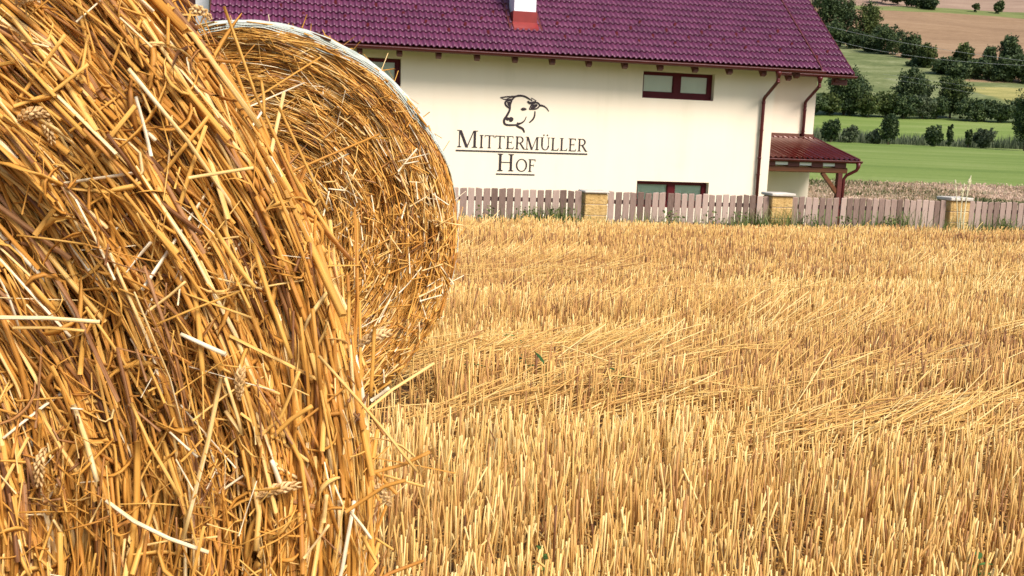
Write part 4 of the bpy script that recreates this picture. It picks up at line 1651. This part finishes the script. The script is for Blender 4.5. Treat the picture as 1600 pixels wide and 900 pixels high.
# ------------------------------------------------------------------ barn behind the left end
barn = thing('barn', 'dark timber barn with white plastered corner behind the left end of the farmhouse', 'barn', (.1106, 29, 0), YH)
bu0, bu1, by = -16.0, -8.62, 3.2
mb = MB()
mb.box(-8.98, bu1, by, by + 7, ZB, 7.0)
mb.build('wall', M['white_plaster'], barn)
mb = MB()
mb.box(bu0, -8.982, by - .02, by + 7, ZB, 7.0)
x_ = bu0
while x_ < -9.1:
    mb.box(x_, x_ + .05, by - .045, by - .021, ZB, 6.9)
    x_ += .22
mb.build('timber_cladding', M['cladding'], barn)
mb = MB()
mb.prism([(by - .6, 6.9), (by + 3.5, 9.6), (by + 7.6, 6.9), (by + 7.6, 6.78), (by + 3.5, 9.45), (by - .6, 6.78)], (bu0 - .4, bu1 - .01))
mb.build('roof', M['tile'], barn)

# ------------------------------------------------------------------ trees
def crown_pts(n, w_, h_, seed, lobes=11):
    """leaf centres gathered in clumps over uneven lobes that fill the crown"""
    rg = np.random.default_rng(seed)
    d = norm(rg.normal(size=(lobes, 3)))
    rr = .55 + .45 * rg.random(lobes)
    C = np.array([0, 0, .5 * h_]) + d * rr[:, None] * np.array([.27 * w_, .27 * w_, .28 * h_])
    C = np.concatenate([C, [[0, 0, .46 * h_], [0, 0, .62 * h_]]])
    k = len(C)
    S = np.stack([w_ * (.15 + .11 * rg.random(k)), w_ * (.15 + .11 * rg.random(k)), h_ * (.15 + .10 * rg.random(k))], 1)
    S[-2:] *= 1.35
    nc = max(30, n // 18)
    li = rg.integers(0, k, nc)
    d = norm(rg.normal(size=(nc, 3)))
    rad = .66 + .40 * rg.random(nc)
    K = C[li] + d * S[li] * rad[:, None]
    ci = rg.integers(0, nc, n)
    ct = rg.random(nc)
    P = K[ci] + rg.normal(size=(n, 3)) * np.array([w_, w_, h_]) * .034
    P[:, 2] = np.maximum(P[:, 2], h_ * .02)
    return P, ct[ci], C


def tree(name, label, cat, px, Y, ytop, wpx, ybase=None, mat='leaf', n=1500, seed=0, trunk=.18, group=None, leaf=None, bias=0.0):
    """stands on the ground at the ray of column px, distance Y"""
    g0 = at(px, 300, Y)
    x = g0[0]
    for _ in range(3):
        z = float(gz(x, Y))
        # column of the photograph through the foot
        t = (np.array([x, Y, z]) - EYE)
        zc = t @ _fw
        x += ((px - 800) - F_PX * (t @ _rt) / zc) * zc / F_PX
    z = float(gz(x, Y))
    H_ = at(px, ytop, Y)[2] - z
    W_ = wpx / 1600 * Y * 1.02
    root = thing(name, label, cat, (x, Y, z), 0, group)
    rg = random.Random(seed)
    P, ct, C = crown_pts(int(n * 3.2), W_, H_ * (1 - trunk), seed + 100)
    P[:, 2] += H_ * trunk
    C = C + np.array([0, 0, H_ * trunk])
    # fit top and width
    P[:, 2] = H_ * trunk * .6 + (P[:, 2] - P[:, 2].min()) * (H_ * (1 - trunk * .6)) / max(P[:, 2].max() - P[:, 2].min(), .1)
    lf = (leaf * .75 if leaf else max(.14, .0017 * Y))
    tint = np.clip(.15 + .55 * ct + .25 * np.random.default_rng(seed).random(len(ct)) + bias, 0, 1)
    V, Q, T = quads_rand(P, lf, .4, tint, 1.6)
    mesh_np('crown', V, Q, M[mat], root, {'tint': T})
    mb = MB()
    tr = max(.04, .022 * H_)
    top = Vector((rg.uniform(-.05, .05) * W_, 0, H_ * .72))
    pts = [Vector((0, 0, -.3)), Vector((rg.uniform(-.02, .02) * W_, 0, H_ * .2)), Vector((rg.uniform(-.04, .04) * W_, 0, H_ * .45)), top]
    mb.tube(pts, [tr * 1.25, tr, tr * .7, tr * .2], 7)
    for c in C[:6]:
        a = pts[1].lerp(pts[2], rg.random())
        b = Vector(c)
        mb.tube([a, a.lerp(b, .5) + Vector((0, 0, .04 * H_)), b], [tr * .45, tr * .3, tr * .1], 5)
    mb.build('trunk', M['bark'], root)
    return root


GB = 'trees and shrubs of the hedge row at the foot of the hill'
GR = 'trees on the hillside above the pale meadow'
GM = 'bushes on the green meadow'
sd_ = 0


def T_(*a, **k):
    global sd_
    sd_ += 1
    return tree(*a, seed=sd_ * 13, **k)


# hedge row trees
T_('broadleaf_tree', 'dark round tree showing just right of the annex roof edge', 'tree', 1318, 192, 97, 82, n=2600, group=GB, bias=-.08)
T_('broadleaf_tree', 'dark rounded tree standing alone against the pale meadow', 'tree', 1419, 200, 101, 70, n=2400, group=GB, trunk=.12)
T_('broadleaf_tree', 'blue-green tree right of the rounded dark tree, before the yellow strip', 'tree', 1484, 195, 118, 62, n=2200, group=GB, trunk=.06, mat='leaf_light', bias=-.18)
T_('broadleaf_tree', 'big dark tree cut off by the right edge of the photo', 'tree', 1602, 127, 110, 58, n=3200, group=GB, trunk=.08, bias=-.1)
# hedge shrubs
shr = [(1268, 150, 40, 'leaf', 'dark hedge shrub peeking out at the house corner'), (1296, 147, 38, 'leaf_light', 'light green hedge shrub nearest the house under the dark round tree'),
       (1328, 146, 40, 'leaf', 'dark hedge shrub under the tree beside the roof edge'), (1356, 148, 38, 'leaf_light', 'bright green hedge shrub left of the rounded dark tree'),
       (1385, 147, 38, 'leaf_light', 'yellowish green hedge shrub left below the rounded dark tree'), (1412, 152, 36, 'leaf', 'low dark hedge shrub right under the rounded dark tree'),
       (1440, 152, 36, 'leaf_grey', 'grey-green hedge shrub between the two hedge trees'), (1462, 155, 34, 'leaf', 'dark hedge shrub at the foot of the blue-green tree'),
       (1512, 158, 38, 'leaf', 'dark low hedge shrub right of the blue-green tree'), (1538, 160, 36, 'leaf', 'dark hedge shrub below the yellow strip of field'),
       (1563, 160, 36, 'leaf', 'dark hedge shrub left of the big tree at the right edge'), (1590, 158, 34, 'leaf', 'dark hedge shrub behind the big tree at the right edge')]
for k, (px, yt, wp, mt, lb) in enumerate(shr):
    T_('hedge_shrub', lb, 'shrub', px, 189 + (k * 7 % 5) * .6, yt - 5, wp * 1.55, n=1300, group=GB, trunk=.02, mat=mt, bias=-.06)
# bushes on the meadow
T_('bush', 'round dark bush on the meadow beside the house corner', 'bush', 1298, 132, 184, 38, n=1500, group=GM, trunk=.02, bias=-.12)
T_('bush', 'tall dark bush in the middle of the meadow strip', 'bush', 1387, 132, 177, 36, n=1500, group=GM, trunk=.03, bias=-.12)
T_('bush', 'round dark low bush right of the tall bush on the meadow', 'bush', 1458, 131, 194, 34, n=1400, group=GM, trunk=.02, bias=-.12)
T_('bush', 'small narrow dark bush right of the round low bush', 'bush', 1482, 134, 194, 14, n=500, group=GM, trunk=.04, bias=-.05)
T_('bush', 'small dark bush at the left of the grey willow clump', 'bush', 1512, 133, 200, 13, n=450, group=GM, trunk=.04)
T_('willow_bush', 'wide grey-green willow clump at the right end of the meadow bushes', 'bush', 1536, 133, 199, 46, n=1200, group=GM, trunk=.02, mat='leaf_grey')
T_('willow_bush', 'grey-green willow bush right of the bush at the house corner', 'bush', 1328, 133, 195, 32, n=1000, group=GM, trunk=.02, mat='leaf_grey')
T_('willow_bush', 'low grey-green willow bush left of the tall dark bush', 'bush', 1366, 133, 200, 28, n=900, group=GM, trunk=.02, mat='leaf_grey')
# hillside trees
hs = [(1284, 340, -28, 50, 'leaf', 'tall dark tree right behind the roof edge at the top'), (1312, 338, -20, 52, 'leaf', 'tall dark tree with pale trunk gaps right of the roof edge'),
      (1349, 333, 0, 48, 'leaf_light', 'tall yellow-green loose tree at the edge of the brown field'), (1306, 329, 32, 44, 'leaf', 'dark low tree below the tall ones beside the roof edge'),
      (1336, 325, 42, 42, 'leaf', 'dark tree at the foot of the yellow-green tree'), (1387, 303, 37, 58, 'leaf', 'big dark tree left of the centre on the hillside'),
      (1362, 312, 52, 40, 'leaf', 'dark tree between the yellow-green tree and the big dark one'), (1420, 292, 50, 38, 'leaf', 'dark tree on the right of the big dark hillside tree'),
      (1445, 268, 66, 32, 'leaf_light', 'bright green tree on the corner of the brown field'), (1434, 272, 88, 36, 'leaf', 'low dark tree at the corner below the brown field'),
      (1478, 256, 88, 50, 'leaf', 'dark wide tree left in the row below the brown field'), (1504, 258, 66, 36, 'leaf_light', 'lighter green tall tree in the row below the brown field'),
      (1541, 257, 69, 28, 'leaf', 'narrow dark pointed tree in the row below the brown field'), (1575, 256, 52, 44, 'leaf', 'tallest tree of the row below the brown field'),
      (1530, 250, 88, 54, 'leaf', 'low dark tree in front of the narrow pointed one'), (1566, 247, 86, 54, 'leaf', 'low dark tree under the tallest tree of the row'),
      (1600, 246, 84, 46, 'leaf', 'dark tree of the row at the right picture edge'), (1500, 249, 96, 46, 'leaf', 'low dark tree under the lighter green tree of the row')]
for px, Y, yt, wp, mt, lb in hs:
    T_('hillside_tree', lb, 'tree', px, Y, yt, wp * 1.12, n=1800, group=GR, trunk=.05, mat=mt, leaf=.62, bias=-.05)
# scattered and far trees
T_('hillside_tree', 'smaller of the two lone trees on the pink field at the top', 'tree', 1524, 462, 5, 13, n=500, trunk=.05, leaf=.8, group=GR)
T_('hillside_tree', 'larger of the two lone trees on the pink field at the top', 'tree', 1560, 464, -1, 19, n=700, trunk=.05, leaf=.8, group=GR)
for px, Y, yt, wp, lb in ((1378, 500, -24, 34, 'leftmost dark tree of the small wood at the top of the brown field'), (1402, 492, -22, 34, 'second dark tree of the small wood above the brown field'),
                          (1424, 480, -18, 34, 'middle dark tree of the small wood above the brown field'), (1442, 468, -14, 32, 'dark tree near the right end of the small wood above the brown field'),
                          (1455, 462, -8, 22, 'smallest rightmost tree of the small wood above the brown field')):
    T_('hillside_tree', lb, 'tree', px, Y, yt, wp * 1.2, n=1200, trunk=.02, leaf=1.0, group=GR, bias=-.1)

# ------------------------------------------------------------------ ground cover
n = 15000
q = 39.5 + 8.2 * rng.random(n)
x = 6 + 34 * rng.random(n)
y = q + .2126 * np.clip(x, -30, 30)
B = np.stack([x, y, gz(x, y)], 1)
pn = vnoise(x * .35, y * .6, 50)
hh = .05 + .15 * rng.random(n) * (.4 + vnoise(x * .6, y * .8, 51))
V1, Q1, T1 = blades(B, hh, .5 * rng.random(n), .03 + .03 * rng.random(n), np.clip(-.08 + 1.15 * pn + rng.normal(0, .2, n), 0, 1))
k = rng.random(n) < .4
hd = B[k] + np.stack([.05 * rng.normal(size=k.sum()), .05 * rng.normal(size=k.sum()), hh[k] * .9], 1)
V2, Q2, T2 = quads_rand(hd, .09, .2, np.clip(.05 + 1.0 * pn[k] + rng.normal(0, .14, k.sum()), 0, 1))
V, Q, T = join([(V1, Q1, T1), (V2, Q2, T2)])
tag(mesh_np('scrub', V, Q, M['dry_grass'], attrs={'tint': T}), 'pinkish brown dry weeds and grasses behind the fence', 'weeds', kind='stuff')
n = 6000
q = 128.5 + 7 * rng.random(n)
x = 34 + 50 * rng.random(n)
y = q + .2126 * np.clip(x, -30, 30)
B = np.stack([x, y, gz(x, y)], 1)
hh = (.5 + 1.1 * rng.random(n)) * (.5 + vnoise(x * .3, y * .1, 61))
V, Q, T = blades(B, hh, .3 * rng.random(n), .08 + .08 * rng.random(n), np.clip(.25 + .6 * vnoise(x * .2, y * .3, 62) + rng.normal(0, .12, n), 0, 1))
tag(mesh_np('reeds', V, Q, M['leaf_grey'], attrs={'tint': T}), 'grey-green reeds in a strip across the meadow', 'reeds', kind='stuff')

# ------------------------------------------------------------------ power lines
lines = [((1290, 40, 95), (1430, 70, 88), (1640, 100, 80), 'upper pale power line crossing the wooded hillside', .013),
         ((1295, 60, 95), (1430, 88, 88), (1640, 104, 80), 'second pale power line just below the upper one', .013),
         ((1380, 116, 105), (1450, 125, 102), (1540, 139, 98), 'short pale cable across the rounded dark tree', .008),
         ((1380, 122, 105), (1450, 133, 102), (1540, 149, 98), 'lowest pale cable across the rounded dark tree', .008)]
for a, b, c, lb, rd in lines:
    pa, pb, pc = at(*a), at(*b), at(*c)
    ts = np.linspace(0, 1, 17)
    pts = [pa * (1 - t) * (1 - 2 * t) + pb * 4 * t * (1 - t) + pc * t * (2 * t - 1) for t in ts]
    mb = MB()
    mb.tube([Vector(p) for p in pts], rd, 6)
    tag(mb.build('power_line', M['wire']), lb, 'cable', 'power lines')
